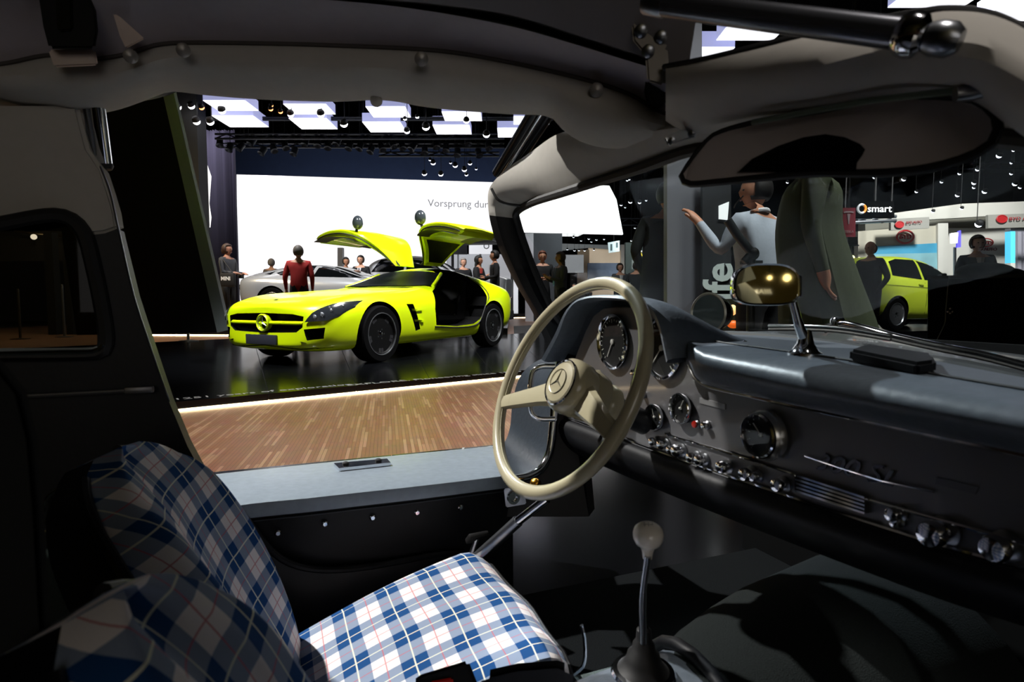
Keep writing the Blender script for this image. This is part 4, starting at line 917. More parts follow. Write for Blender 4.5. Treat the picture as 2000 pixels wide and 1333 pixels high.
# stations: x, half-width, bottom z, fender top z, centre top z, roof half width (None = bonnet), plan sweep of the ends
ST = [(.90, .50, .24, .60, .665, .30), (.87, .68, .20, .64, .695, .38), (.76, .83, .165, .685, .735, .44), (.58, .90, .15, .735, .775, .5), (.34, .94, .15, .795, .815, .52), (0, .957, .16, .825, .85, .54), (-.45, .945, .16, .835, .885, .56),
      (-.9, .925, .16, .865, .915, .60), (-1.15, .92, .165, .885, .945, .66), (-1.5, .92, .17, .90, 1.10, .60), (-1.78, .925, .17, .905, 1.215, .54), (-2.05, .935, .17, .912, 1.258, .51), (-2.35, .95, .18, .925, 1.25, .50), (-2.68, .967, .20, .96, 1.19, .50), (-3.0, .962, .22, .965, 1.085, .55), (-3.3, .92, .25, .945, .985, .6), (-3.52, .83, .30, .915, .93, .5), (-3.64, .66, .36, .86, .89, .35)]
rows = []
for x, w, zb, zf, zc, rw_ in ST:
    cabin = -3.2 < x < -1.05
    zi = zf+.012 if not cabin else zf+.03
    zm = zb+(zf-zb)*.55
    rows.append((x, [(0, zb), (w*.78, zb), (w*.965, zb+.05), (w, zm), (w*.985, zb+(zf-zb)*.8), (w*.90, zf), (max(rw_+.1, w*.76), zi+(zc-zi)*(.36 if cabin else .25)), (rw_*(1.0 if cabin else .92), zc-(.045 if cabin else .012)), (0, zc)]))
yb = solid_from('body', rows, ACID, 2)
cyl = lambda x, r, y0, y1, z=.34: lathe_geo([(r, 0), (r, abs(y1-y0))], Matrix.Translation((x, min(y0, y1), z)) @ Matrix.Rotation(-PI/2, 4, 'X'), 40)
doorp = [(-1.17, .40), (-1.13, .62), (-1.18, .86), (-1.40, .95), (-1.83, 1.175), (-1.90, 1.45), (-2.22, 1.45), (-2.32, 1.15), (-2.46, .98), (-2.50, .80), (-2.42, .60), (-2.28, .45), (-2.12, .385), (-1.7, .365)]
def sideprism(poly, y0, y1): return prism_geo([(x, y0, z) for x, z in poly], (0, y1-y0, 0))
ventp = lambda s: [(-.50, .69), (-.64, .69), (-.80, .36), (-.70, .34)]
cutters = [cyl(0, .385, .62, 1.2), cyl(-2.68, .395, .62, 1.2), cyl(0, .385, -1.2, -.62), cyl(-2.68, .395, -1.2, -.62),
           sideprism(doorp, .26, 1.3), sideprism(doorp, -.26, -1.3), sideprism([(-1.2, .45), (-1.22, .86), (-1.75, 1.13), (-2.3, 1.12), (-2.45, .85), (-2.35, .45)], -.262, .262),
           sideprism(ventp(1), .88, 1.2), sideprism(ventp(-1), -.88, -1.2)]
def frontprism(poly, x0): return prism_geo([(x0, y, z) for y, z in poly], (1.2, 0, 0))
gr = [(-.60, .56), (-.45, .585), (0, .595), (.45, .585), (.60, .56), (.585, .44), (.50, .385), (0, .37), (-.50, .385), (-.585, .44)]
cutters += [frontprism(gr, .80), frontprism([(.60, .42), (.80, .44), (.78, .32), (.63, .30)], .66), frontprism([(-.60, .42), (-.80, .44), (-.78, .32), (-.63, .30)], .66)]
yv0 = bvh_of(yb); cut(yb, cutters, CARDARK)
put(yb, yc); yv = bvh_of(yb)
def ytop(x, y):
    h = yv0.ray_cast(Vector((x, y, 4)), Vector((0, 0, -1)))
    return h[0]+h[1]*.016
wsr = []
for i in range(19):
    t = i/18; wsr.append([ytop((-1.06-.17*(q/.8)**2)*(1-t)+(-1.70-.05*(q/.8)**2)*t, q*(.97-.27*t)) for q in [-.80+1.6*k/40 for k in range(41)]])
loft('windscreen', wsr, mat('car_screen', '0a0d10', .45, spec=.1), yc, local=True)
for s in (1, -1):
    q_ = [r[-1 if s > 0 else 0]+Vector((-.015, .012*s, 0)) for r in wsr]
    tube('windscreen_pillar', resamp(q_, 16), .026, ACID, yc, 10, local=True)
decal('cowl_grille', [(-.97, -.52), (-.93, 0), (-.97, .52), (-1.08, .58), (-1.0, 0), (-1.08, -.58)], m=CARDARK, parent=yc, bv=yv, off=.002, th=.002, **TOP)
for s in (1, -1):
    hl = decal('headlight', [(.88*s*.72, .50), (.82*s, .515), (.872*s, .56), (.90*s, .655), (.885*s, .735), (.80*s, .70), (.70*s, .60)], m=mat('lamp_smoke', '23262a', .12, var=.2, coat=.5), parent=yc, bv=yv, off=.012, th=.012, step=.03, **FRONT)
    for py, pz_, q in ((.72, .555, .028), (.775, .58, .03), (.82, .625, .022), (.855, .675, .016), (.80, .655, .016)):
        h = yv.ray_cast(Vector((3, py*s, pz_)), Vector((-1, 0, 0)))[0]
        if h: geo('lamp_lens', [sphere_geo(h+Vector((.014, 0, 0)), (q*.5, q, q), 10, 6)], mat('lens_silver', 'd7dce4', .1, .8), hl, True)
    decal('vent_fin', [(-.64, .63), (-.82, .62), (-.82, .605), (-.66, .60)], m=ACID, parent=yc, bv=yv, off=.008, th=.012, **SIDE(s)); decal('vent_fin', [(-.70, .49), (-.86, .47), (-.86, .455), (-.71, .46)], m=ACID, parent=yc, bv=yv, off=.008, th=.012, **SIDE(s))
    decal('tail_lamp', [(.52*s, .80), (.74*s, .80), (.78*s, .72), (.60*s, .72)], m=mat('lamp_red', '5a0f10', .15), parent=yc, bv=yv, off=.004, th=.006, **REAR)
    decal('sill_strip', [(-.42, .205), (-2.28, .22), (-2.28, .185), (-.42, .165)], m=CARDARK, parent=yc, bv=yv, off=.0, th=.008, **SIDE(s))
    # door opening rubber
    pts = []
    for x, z in doorp[:5] + doorp[7:]:
        h = yv.find_nearest(Vector((x, .93*s, z)))[0]; pts.append(h)
    P_ = [Vector((x*1.0+(.03 if x > -1.5 else -.05), s*(.935 if z < .95 else .935-(z-.95)*1.4), z+(-.03 if z < .5 else .0))) for x, z in doorp[7:]+doorp[:1]]
    P_ = [yv.find_nearest(p)[0] for p in P_]
    tube('door_rubber', resamp(P_, 30), .011, RUBBER, yc, 8, local=True)
bar = []
for i in range(13):
    y = -.58+i*.58/6; xx = yv.ray_cast(Vector((3, y*.98, .62)), Vector((-1, 0, 0)))[0]; bar.append(Vector((xx.x-.02, y, .485)))
loft('grille_bar', [[p+Vector((0, 0, .022)) for p in bar], [p+Vector((.03, 0, .006)) for p in bar], [p+Vector((.03, 0, -.006)) for p in bar], [p+Vector((0, 0, -.022)) for p in bar]], ACID, yc, close_cols=True, local=True)
em = bar[6]; Me = Matrix.Translation(em+Vector((.03, 0, 0))) @ Matrix.Rotation(PI/2, 4, 'Z') @ Matrix.Rotation(PI/2, 4, 'X')
lathe('emblem_ring', [(.085, -.06), (.098, -.03), (.1, .01), (.088, .022), (.08, .01), (.078, -.05)], Me, ACID, yc, 36, True)
star(Me, .078, mat('emblem_steel', 'c4c8bb', .2, .9), yc, .05, .004, True)
geo('emblem_back', [lathe_geo([(.078, -.045), (0, -.045)], Me, 30)], CARDARK, yc, True)
h = yv.ray_cast(Vector((3, 0, .3)), Vector((-1, 0, 0)))[0]
box('number_plate', (h.x+.012, .0-.03, .295), (.02, .50, .11), mat('plate_slate', '2b2d36', .5), yc, bev=.004, local=True)
decal('front_lip', [(-.80, .215), (-.5, .20), (0, .235), (.5, .20), (.80, .215), (.80, .165), (-.80, .165)], m=CARDARK, parent=yc, bv=yv, off=.004, th=.012, **FRONT)
decal('bonnet_badge', [(.70, .02), (.735, .02), (.735, -.02), (.70, -.02)], m=CARDARK, parent=yc, bv=yv, off=.002, th=.003, **TOP)
for x in (0, -2.68):
    for s in (1, -1): wheel(yc, x, s*(.955-.13), .338 if x == 0 else .345, .25, RIMB, mat('rim_edge_grey', '8f9296', .3, .8), 5, CHROME, s)
# cabin
box('cabin_floor', (-1.85, 0, .40), (1.2, 1.2, .04), CARDARK, yc, local=True)
for s in (1, -1):
    sv = lambda pts: [Vector((x, s*.42-.24, z)) for x, z in pts]
    prism('seat', sv([(-1.55, .42), (-1.5, .56), (-2.02, .54), (-2.22, 1.05), (-2.36, 1.06), (-2.3, .42)]), (0, .48, 0), CARDARK, yc, True, bev=.03)
prism('dash_top', [(-1.2, -.7, .6), (-1.12, -.7, .88), (-1.4, -.7, .87), (-1.45, -.7, .7)], (0, 1.4, 0), CARDARK, yc, True)
tube('steering_wheel', [Vector((-1.62+.06*math.sin(t), .38+.17*math.cos(t), .80+.16*math.sin(t))) for t in [2*PI*i/24 for i in range(24)]], .016, CARDARK, yc, 8, closed=True, local=True)
# raised doors: profile from the hinge up and out
DP = [(.24, 1.27, -1.76, -2.22), (.335, 1.46, -1.60, -2.30), (.44, 1.63, -1.40, -2.38), (.58, 1.74, -1.24, -2.42), (.78, 1.79, -1.17, -2.44), (1.02, 1.785, -1.15, -2.38), (1.24, 1.735, -1.16, -2.22), (1.34, 1.69, -1.2, -2.05)]
for s in (1, -1):
    sp_ = [(i,)+p for i, p in enumerate(DP)]; PP = [spline(sp_, (len(DP)-1)*i/20) for i in range(21)]
    nrm = []
    for i in range(21):
        a, b = PP[max(i-1, 0)], PP[min(i+1, 20)]; t = Vector((0, b[0]-a[0], b[1]-a[1])).normalized(); nrm.append(Vector((0, -t.z, t.y)))   # outer side
    mir_ = lambda v: Vector((v.x, v.y*s, v.z))
    def grid(offs, x0m, x1m, nx=7, i0=0, i1=21):
        out = []
        for i in range(i0, i1):
            y, z, xf, xb = PP[i]; base = Vector((0, y, z))+nrm[i]*offs
            out.append([mir_(Vector((xf-x0m+(xb+x1m-xf+x0m)*j/(nx-1), base.y, base.z))+nrm[i]*.02*math.sin(PI*j/(nx-1))) for j in range(nx)])
        return out
    th = .11
    rings = []
    for i in range(21):
        y, z, xf, xb = PP[i]; u = Vector((0, y, z)); n_ = nrm[i]; k = min(1, i/5)*.6+.4; e = .4 if i in (0, 20) else 1
        c = [(xf-.03, .0), (xf, -.02), (xf-.03, -th*k*e), (xf-.10, -th*k*e-.0), (xb+.10, -th*k*e), (xb+.03, -th*k*e), (xb, -.02), (xb+.03, .0), ((xf+xb)/2, .022)]
        rings.append([mir_(Vector((x, u.y, u.z))+Vector((0, n_.y, n_.z))*o) for x, o in c])
    dr_ = loft('door', rings, ACID, yc, close_rows=True, cap=True, local=True)
    loft('inner_panel', grid(-th-.012, -.12, -.0+.12-.24, 5, 8, 19), mat('door_lining', '14161a', .55), dr_, local=True)
    # window aperture seen as dark glass inside a body-colour frame
    wg_ = []
    for i in range(1, 8):
        y, z, xf, xb = PP[i]; n_ = nrm[i]; k = min(1, i/5)*.6+.4
        wg_.append([mir_(Vector((x, y, z))+n_*(-th*k-.006)) for x in (xf-.10, (xf+xb)/2, xb+.10)])
    loft('door_window', wg_, CARDARK, dr_, local=True)
    if True:
        wo = []
        for i in range(2, 7):
            y, z, xf, xb = PP[i]; wo.append([mir_(Vector((x, y, z))+nrm[i]*.012) for x in (xf-.16, (xf+xb)/2, xb+.14)])
    for kx in (0, 1):
        ed = [mir_(Vector(((PP[i][2]-.035) if kx == 0 else (PP[i][3]+.035), PP[i][0], PP[i][1]))+nrm[i]*(-th*(min(1, i/5)*.6+.4)*.55)+Vector((.036 if kx == 0 else -.036, 0, 0))) for i in range(0, 20)]
        tube('door_rubber', ed, .009, RUBBER, dr_, 6, local=True)
    hb_ = [mir_(Vector((-1.78, .20, 1.27))), mir_(Vector((-1.80, .36, 1.42)))]
    tube('gas_strut', hb_, .012, RUBBER, dr_, 8, local=True)
    mp_ = mir_(Vector((-1.28, .60, 1.755)))
    mm = tube('mirror_arm', [mp_, mp_+mir_(Vector((-.0, -.02, .06)))], .02, CARDARK, dr_, 8, local=True)
    geo('door_mirror', [sphere_geo(mp_+mir_(Vector((0, -.03, .13))), (.07, .085, .105), 14, 10)], mat('mirror_shell_grey', '3a4046', .2, coat=.4), dr_, True)
    box('door_light', mir_(Vector((-1.7, 1.0, 1.66))), (.12, .06, .012), mat('lens_white', 'dddddd', .4), dr_, local=True)

def plain_car(name, loc, rz, label, paint, W, stn, wb, wins, wr=.33, rimm=RIMS, group=None, spokes=5, lamps=None, extra=None, dk=CARDARK, tuck=.12):
    """stn: x, half-width, bottom z, belt z, belt half-width, roof z, roof half-width"""
    rt = thing(name, loc, label, 'car', group, rz)
    rows = []
    for x, w, zb, zf, wf, zc, rw in stn:
        zm = zb+(zf-zb)*.55
        rows.append((x, [(0, zb), (w*.8, zb), (w*.97, zb+.05), (w, zm), (w*.985, zb+(zf-zb)*.85), (wf, zf), (rw+(wf-rw)*.25, zf+(zc-zf)*.72), (rw*.85, zc-.012), (0, zc)]))
    b = solid_from('body', rows, paint, 2)
    cut(b, [cyl(x, wr+.045, y0, y1, wr) for x in (0, -wb) for y0, y1 in ((W-.32, W+.3), (-W-.3, -W+.32))], dk)
    put(b, rt); v = bvh_of(b)
    for s in (1, -1):
        for poly in wins: decal('side_window', poly, m=WINDG, parent=rt, bv=v, off=.003, th=.004, **SIDE(s))
        for x in (0, -wb): wheel(rt, x, s*(W-tuck), wr, .22, rimm, None, spokes, CHROME, s)
    return rt, v
PEARL = mat('pearl_silver_paint', 'c9ccd0', .22, .6, var=.03, scale=4, coat=.5)
# long silver fastback at the left, tail towards the left
sc, v = plain_car('silver_fastback', Vector((-2.5, 14.6, .38)), math.radians(-10), 'long silver fastback car behind the man in red', PEARL, .99,
  [(1.0, .55, .35, .62, .5, .64, .3), (.9, .82, .25, .70, .75, .72, .5), (.4, .95, .2, .80, .85, .82, .55), (-.4, .98, .2, .86, .86, .90, .6), (-.95, .97, .2, .90, .86, 1.0, .62), (-1.5, .97, .2, .93, .85, 1.22, .58), (-2.0, .97, .2, .95, .85, 1.33, .55), (-2.6, .98, .2, .97, .87, 1.34, .54), (-3.2, 1.0, .22, 1.0, .90, 1.26, .52), (-3.7, .99, .25, 1.01, .88, 1.14, .55), (-4.05, .92, .3, .98, .82, 1.03, .6), (-4.2, .75, .42, .92, .68, .94, .5)],
  3.16, [[(-.95, .97), (-1.75, 1.22), (-2.1, 1.27), (-2.15, 1.0)], [(-2.22, 1.0), (-2.2, 1.275), (-2.7, 1.27), (-3.15, 1.1), (-3.0, 1.04)], [(-3.45, 1.07), (-3.2, 1.16), (-3.28, 1.06)]], .37, RIMS)
decal('rear_window', [(-3.05, -.5), (-3.05, .5), (-3.85, .62), (-3.85, -.62)], m=WINDG, parent=sc, bv=v, off=.003, th=.004, **TOP)
decal('windscreen', [(-1.05, -.6), (-.95, 0), (-1.05, .6), (-1.75, .5), (-1.75, -.5)], m=WINDG, parent=sc, bv=v, off=.003, th=.004, **TOP)
for s in (1, -1): decal('tail_lamp', [(.50*s, .80), (.80*s, .82), (.86*s, .72), (.62*s, .70)], m=mat('lamp_smoke_dark', '2a2c30', .1, .3), parent=sc, bv=v, off=.004, th=.01, **REAR)
decal('diffuser', [(-.7, .42), (.7, .42), (.6, .28), (-.6, .28)], m=CARDARK, parent=sc, bv=v, off=.004, th=.01, **REAR)
# white-silver off-roader right of the yellow car, mostly hidden
wc, v = plain_car('silver_suv', Vector((-.95, 18.7, .48)), math.radians(-10), 'pale silver off-road car behind the far windscreen pillar', PEARL, .96,
  [(.9, .7, .45, .95, .6, 1.0, .4), (.8, .9, .35, 1.02, .8, 1.06, .6), (.2, .95, .3, 1.08, .86, 1.12, .65), (-.6, .96, .3, 1.12, .88, 1.16, .7), (-.9, .96, .3, 1.14, .88, 1.3, .7), (-1.5, .96, .3, 1.15, .88, 1.72, .66), (-2.2, .96, .3, 1.15, .88, 1.78, .66), (-3.0, .96, .32, 1.15, .88, 1.74, .66), (-3.5, .95, .35, 1.12, .86, 1.6, .64), (-3.75, .85, .45, 1.05, .75, 1.2, .6)],
  2.8, [[(-1.0, 1.2), (-1.55, 1.62), (-2.2, 1.66), (-2.2, 1.2)], [(-2.28, 1.2), (-2.28, 1.66), (-3.1, 1.62), (-3.35, 1.22)]], .39)
decal('windscreen', [(-.92, -.7), (-.85, 0), (-.92, .7), (-1.48, .62), (-1.48, -.62)], m=WINDG, parent=wc, bv=v, off=.003, th=.004, **TOP)
# sporty silver car with a raised lid seen through the wheel rim
mc_, v = plain_car('silver_convertible', Vector((4.5, 21.6, .0)), math.radians(-150), 'low silver car with red tail lamp beyond the steering wheel rim', PEARL, .93,
  [(.9, .6, .35, .62, .5, .66, .3), (.75, .85, .25, .70, .75, .74, .5), (0, .92, .2, .82, .84, .86, .55), (-.7, .92, .2, .90, .84, .95, .6), (-1.3, .92, .2, .92, .84, 1.22, .52), (-1.9, .92, .2, .93, .84, 1.26, .5), (-2.6, .93, .22, .95, .85, 1.10, .55), (-3.2, .9, .25, .94, .82, .98, .6), (-3.55, .75, .4, .88, .68, .9, .5)],
  2.65, [[(-.85, .95), (-1.35, 1.17), (-1.95, 1.19), (-2.3, .98)]], .34)
decal('windscreen', [(-.78, -.6), (-.7, 0), (-.78, .6), (-1.28, .5), (-1.28, -.5)], m=WINDG, parent=mc_, bv=v, off=.003, th=.004, **TOP)
for s in (1, -1): decal('tail_lamp', [(.45*s, .82), (.7*s, .82), (.72*s, .72), (.45*s, .72)], m=mat('lamp_red_bright', 'c01a1a', .2, emit='ff2020', es=.5), parent=mc_, bv=v, off=.004, th=.01, **REAR)
# lime hatchback on the right
LIME = mat('lime_paint', 'c3d63a', .28, var=.02, scale=4, coat=.5)
hx = at(1742, 620, 11.6); hx.z = .22
hc_, v = plain_car('lime_hatchback', hx-Matrix.Rotation(math.radians(24), 3, 'Z') @ Vector((-2.55, -.73, 0)), math.radians(24), 'lime green hatchback with blue door sticker behind the dark counter', LIME, .85,
  [(.75, .6, .4, .68, .5, .72, .3), (.62, .78, .25, .75, .68, .8, .5), (0, .84, .2, .88, .76, .93, .6), (-.45, .85, .2, .92, .78, 1.0, .64), (-1.0, .85, .2, .95, .78, 1.38, .58), (-1.5, .85, .2, .97, .78, 1.5, .56), (-2.1, .85, .2, 1.0, .78, 1.52, .56), (-2.7, .85, .22, 1.03, .78, 1.47, .56), (-3.05, .83, .28, 1.02, .76, 1.36, .54), (-3.25, .7, .4, .92, .62, 1.1, .48)],
  2.55, [[(-.62, .99), (-1.1, 1.30), (-1.62, 1.40), (-1.66, 1.0)], [(-1.74, 1.01), (-1.70, 1.41), (-2.25, 1.42), (-2.52, 1.36), (-2.62, 1.08)]], .32, RIMS)
decal('windscreen', [(-.5, -.58), (-.42, 0), (-.5, .58), (-1.0, .52), (-1.0, -.52)], m=WINDG, parent=hc_, bv=v, off=.003, th=.004, **TOP)
decal('rear_window', [(-.5, 1.05), (.5, 1.05), (.45, 1.32), (-.45, 1.32)], m=WINDG, parent=hc_, bv=v, off=.003, th=.004, **REAR)
for s in (1, -1):
    decal('tail_lamp', [(.55*s, .98), (.74*s, .98), (.74*s, .78), (.6*s, .80)], m=mat('lamp_red'), parent=hc_, bv=v, off=.004, th=.01, **REAR)
    decal('door_sticker', [(-1.35, .93), (-1.29, .80), (-1.27, .62), (-1.36, .50), (-1.46, .62), (-1.42, .80)], m=mat('sticker_blue', '8cc9ea', .4), parent=hc_, bv=v, off=.004, th=.002, **SIDE(s))
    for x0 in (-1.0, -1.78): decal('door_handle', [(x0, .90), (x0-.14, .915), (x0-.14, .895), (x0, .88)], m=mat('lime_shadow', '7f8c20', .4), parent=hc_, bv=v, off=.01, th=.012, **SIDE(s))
    tube('door_seam', [v.find_nearest(Vector((-1.68, s*.86, z)))[0] for z in (.3, .5, .7, .97)], .006, mat('seam_black', '101208', .6), hc_, 6, local=True)
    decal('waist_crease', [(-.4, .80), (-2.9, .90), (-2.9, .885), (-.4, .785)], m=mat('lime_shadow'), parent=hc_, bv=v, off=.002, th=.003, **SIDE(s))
# white car with its tailgate up
wx = at(1905, 640, 16.5); wx.z = 0
wh, v = plain_car('white_saloon', wx+Vector((2.6, -1.2, 0)), math.radians(-35), 'white car with raised tailgate behind the counter', mat('white_paint', 'd8dcde', .25, coat=.5, var=.02), .86,
  [(.8, .6, .35, .68, .5, .72, .3), (.65, .8, .25, .75, .7, .8, .5), (0, .86, .2, .88, .78, .92, .6), (-.7, .87, .2, .92, .79, 1.0, .62), (-1.3, .87, .2, .95, .79, 1.36, .55), (-1.9, .87, .2, .97, .79, 1.44, .54), (-2.5, .87, .2, .98, .79, 1.38, .54), (-3.0, .86, .24, .98, .78, 1.16, .56), (-3.45, .82, .3, .95, .74, .98, .6), (-3.6, .7, .45, .88, .6, .9, .5)],
  2.6, [[(-.85, .98), (-1.35, 1.27), (-1.85, 1.33), (-1.87, 1.0)], [(-1.95, 1.0), (-1.93, 1.335), (-2.5, 1.28), (-2.85, 1.05)]], .32)
tg = [Vector((-2.75, 0, 1.32)), Vector((-3.0, 0, 1.62)), Vector((-3.35, 0, 1.80))]
loft('tailgate', [[p+Vector((0, y, -.02*abs(y))) for y in (-.7, -.4, 0, .4, .7)] for p in tg] + [[p+Vector((.05, y, -.06)) for y in (-.7, -.4, 0, .4, .7)] for p in tg[::-1]], CARDARK, wh, local=True, close_cols=True)
for s in (1, -1): tube('tailgate_strut', [Vector((-2.95, s*.6, 1.1)), Vector((-3.1, s*.62, 1.66))], .018, mat('white_paint'), wh, 8, local=True)

def plinth(label, c, rz, x0, x1, w, z0, z1):
    t = thing('car_plinth', c, label, 'plinth', None, rz)
    prism('plinth_slab', [(x0, -w, 0), (x1, -w, 0), (x1, w, 0), (x0, w, 0)], (0, 0, z1-z0), STAGE, t, True)
plinth('low dark plinth carrying the long silver fastback', Vector((-2.5, 14.6, .202)), math.radians(-10), -4.3, 1.1, .98, .202, .379)
plinth('low dark plinth carrying the pale off-road car', Vector((-.95, 18.7, .202)), math.radians(-10), -3.9, .85, 1.0, .202, .479)
plinth('glossy black plinth under the lime hatchback', Vector((hc_.location.x, hc_.location.y, 0)), math.radians(24), -3.6, 1.2, 1.1, 0, .219)
# ================================================================== BOOTHS, SIGNS, COUNTERS
def board(name, poly, Y, th, m, parent=None): return prism(name, [at(p[0], p[1], p[2] if len(p) > 2 else Y) for p in poly], (0, th, 0), m, parent)
def rect(x0, y0, x1, y1): return [(x0, y0), (x1, y0), (x1, y1), (x0, y1)]
def ptext(name, s, px, py, px2, Y, size_px, m, parent, ext=.004, dy=0, align='LEFT', fit=True, Y2=None, shear=0):
    """lettering standing on a wall at distance Y; from pixel column px, baseline py"""
    a = at(px, py, Y); b = at(px2, py+dy, Y2 or Y); d = b-a
    o = text(name, s, basis((0, 0, 0), (1, 0, 0), (0, 1, 0)), 1, m, None, ext, shear=shear)
    xs = [v.co.x for v in o.data.vertices]; w = max(xs)-min(xs); h = size_px/FPX*Y
    M = basis(a-Vector((0, .012, 0)), d, (0, 0, 1)); o.data.transform(M @ Matrix.Diagonal((d.length/w, h, 1, 1)) @ Matrix.Translation((-min(xs), 0, 0)))
    if parent: o.parent = parent; o.matrix_parent_inverse = wm(parent).inverted()
    return o
def base(px, py, Y): p = at(px, py, Y); p.z = 0; return p
CREAMW = mat('booth_cream', 'b0aa9a', .7, var=.05, scale=1)
PALE = mat('booth_pale', 'c5c2ba', .7, var=.05, scale=1)
RED = mat('logo_red', 'a81e22', .5, var=.03); REDD = mat('fascia_red', '9c3a3e', .5)
# --- signs over the white car next to the far pillar
t = thing('car_stand_sign', base(948, 500, 27), 'white sign panel with dark ring emblem left of the far windscreen pillar', 'sign')
board('sign_panel', rect(916, 472, 961, 496), 27, .2, mat('sign_white', 'e8eaf0', .5, emit='eef0f6', es=.8), t)
board('sign_post', rect(936, 496, 940, 613), 27.1, .2, STEEL, t)
lathe('ring_emblem', [(.11, -.02), (.135, 0), (.12, .02), (.095, .02), (.09, 0)], axis_mat(at(950, 481, 26.97), (0, -1, 0)), STEEL, t, 24)
t = thing('dark_display', base(905, 500, 27.2), 'dark hanging display left of the white ring-emblem sign', 'screen')
board('display_panel', rect(878, 472, 912, 497), 27.2, .15, mat('display_dark', '26262c', .5), t); board('display_post', rect(893, 497, 896, 613), 27.3, .15, STEEL, t)
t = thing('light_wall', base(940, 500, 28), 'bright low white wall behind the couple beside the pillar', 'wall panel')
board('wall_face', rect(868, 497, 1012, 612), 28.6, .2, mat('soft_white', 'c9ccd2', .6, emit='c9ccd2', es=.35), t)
t = thing('screen_post', base(664, 600, 20), 'grey post under the left gullwing door', 'post')
board('post_shaft', rect(659, 484, 669, 640), 20, .2, mat('post_grey', '8d9096', .5), t)
# --- middle distance between far pillar and dark figure
t = thing('dark_booth_wall', base(1070, 600, 26.2), 'tall dark slate booth wall behind the man in black', 'wall panel')
board('wall_face', rect(1042, 456, 1098, 632), 23.0, .3, mat('slate_panel', '2b3036', .7, var=.4, scale=1.5), t)
board('edge_panel', rect(1026, 456, 1042, 632), 23.0, .3, mat('edge_pale', 'a9abb2', .6), t)
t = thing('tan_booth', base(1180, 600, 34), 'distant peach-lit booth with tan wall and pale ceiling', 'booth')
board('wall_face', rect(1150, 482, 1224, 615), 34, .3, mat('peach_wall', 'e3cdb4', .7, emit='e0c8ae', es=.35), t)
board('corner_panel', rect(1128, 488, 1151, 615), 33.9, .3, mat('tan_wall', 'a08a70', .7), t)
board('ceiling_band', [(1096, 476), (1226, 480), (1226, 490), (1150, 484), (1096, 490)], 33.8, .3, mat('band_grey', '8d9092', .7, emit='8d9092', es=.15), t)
board('corner_post', rect(1213, 478, 1224, 615), 33.7, .3, mat('pale_post', 'd6cfc6', .6), t)
board('light_slot', [(1098, 455), (1141, 456), (1130, 461), (1098, 461)], 33.6, .3, SCREENW, t)
board('lower_panel', rect(1148, 514, 1214, 545), 33.5, .2, mat('car_poster', '8a9cb8', .6, var=.5, scale=1.2), t)
t = thing('pale_display', base(1119, 560, 30), 'large pale projection display behind the long-haired woman', 'screen')
board('display_panel', rect(1099, 498, 1140, 533), 30, .15, mat('display_pale', 'b3b6bc', .6, emit='b3b6bc', es=.35), t); board('display_base', rect(1114, 533, 1124, 611), 30.1, .2, BLACK, t)
t = thing('hanging_monitor', base(1200, 480, 29), 'small bright monitor hanging over the man in glasses', 'screen')
board('display_panel', [(1188, 474), (1210, 470), (1210, 491), (1190, 494)], 29, .15, mat('monitor_glow', 'cfe4ea', .5, emit='d4e8ee', es=1.0), t)
for r_ in (rect(1192, 477, 1196, 490), rect(1203, 474, 1207, 484)): board('picture_bar', r_, 28.98, .01, mat('monitor_line', '6c8288', .5, emit='6c8288', es=.4), t)
tube('hanger', [at(1199, 472, 29), Vector((at(1199, 300, 29).x, 29, 14))], .03, BLACK, t, 8)
t = thing('flower_booth', base(1242, 560, 26), 'dark green booth wall with three yellow letters', 'booth')
board('wall_face', rect(1222, 474, 1300, 623), 26.5, .3, mat('booth_green', '2c3836', .7, var=.15), t)
for k, x in enumerate((1237, 1247, 1257)): ptext('yellow_letter', 'A', x, 502-k, x+8, 25.97, 13, mat('letter_yellow', 'e6c92a', .5, emit='e6c92a', es=.6), t, .02)
board('light_bar', rect(1237, 490, 1254, 492), 25.95, .04, SCREENW, t)
board('poster', rect(1252, 504, 1264, 524), 25.96, .03, mat('poster_tan', '8d8a80', .6), t)
board('poster', rect(1234, 508, 1246, 526), 25.96, .03, mat('poster_grey', '6c7472', .6), t)
t = thing('white_counter', base(1245, 600, 25), 'white counter behind the man in the dark suit', 'counter')
board('counter_front', rect(1216, 545, 1270, 626), 24.6, .5, mat('counter_white', 'b9bcc2', .5), t); board('counter_top', rect(1214, 542, 1272, 546), 24.55, .6, mat('counter_top', 'd0d2d6', .4), t)
# --- grey pillar sign and black banner near the bonnet
t = thing('grey_pillar', base(1336, 700, 5.2), 'tall flat grey pillar panel beyond the bonnet', 'pillar')
prism('pillar_face', [at(1303, -60, 5.2), at(1371, -60, 5.2), at(1371, 764, 5.2), at(1303, 764, 5.2)], (0, .12, 0), GREYP, t)
t = thing('black_banner', base(1402, 690, 5.0), 'black standing banner with large grey vertical lettering right of the grey pillar', 'banner')
bx0, bx1 = at(1373, 320, 5.0), at(1428, 320, 5.0)
prism('banner_face', [at(1372, 315, 5.0), at(1428, 315, 5.0), at(1428, 771, 5.0), at(1372, 771, 5.0)], (0, .05, 0), mat('banner_black', '12171a', .5, var=.2), t)
a = at(1427, 606, 4.985)
o = text('banner_lettering', 'life', basis(a, (0, 0, 1), (-1, 0, 0)), .34, mat('banner_grey', 'b4c4c2', .5), t, .003, bold=.008)
xs_t = [v.co.z for v in o.data.vertices]
board('glow_picture', [(1404, 402), (1424, 394), (1421, 430), (1404, 428)], 4.98, .01, mat('picture_white', 'dfe6e8', .5, emit='dfe6e8', es=.7), t)
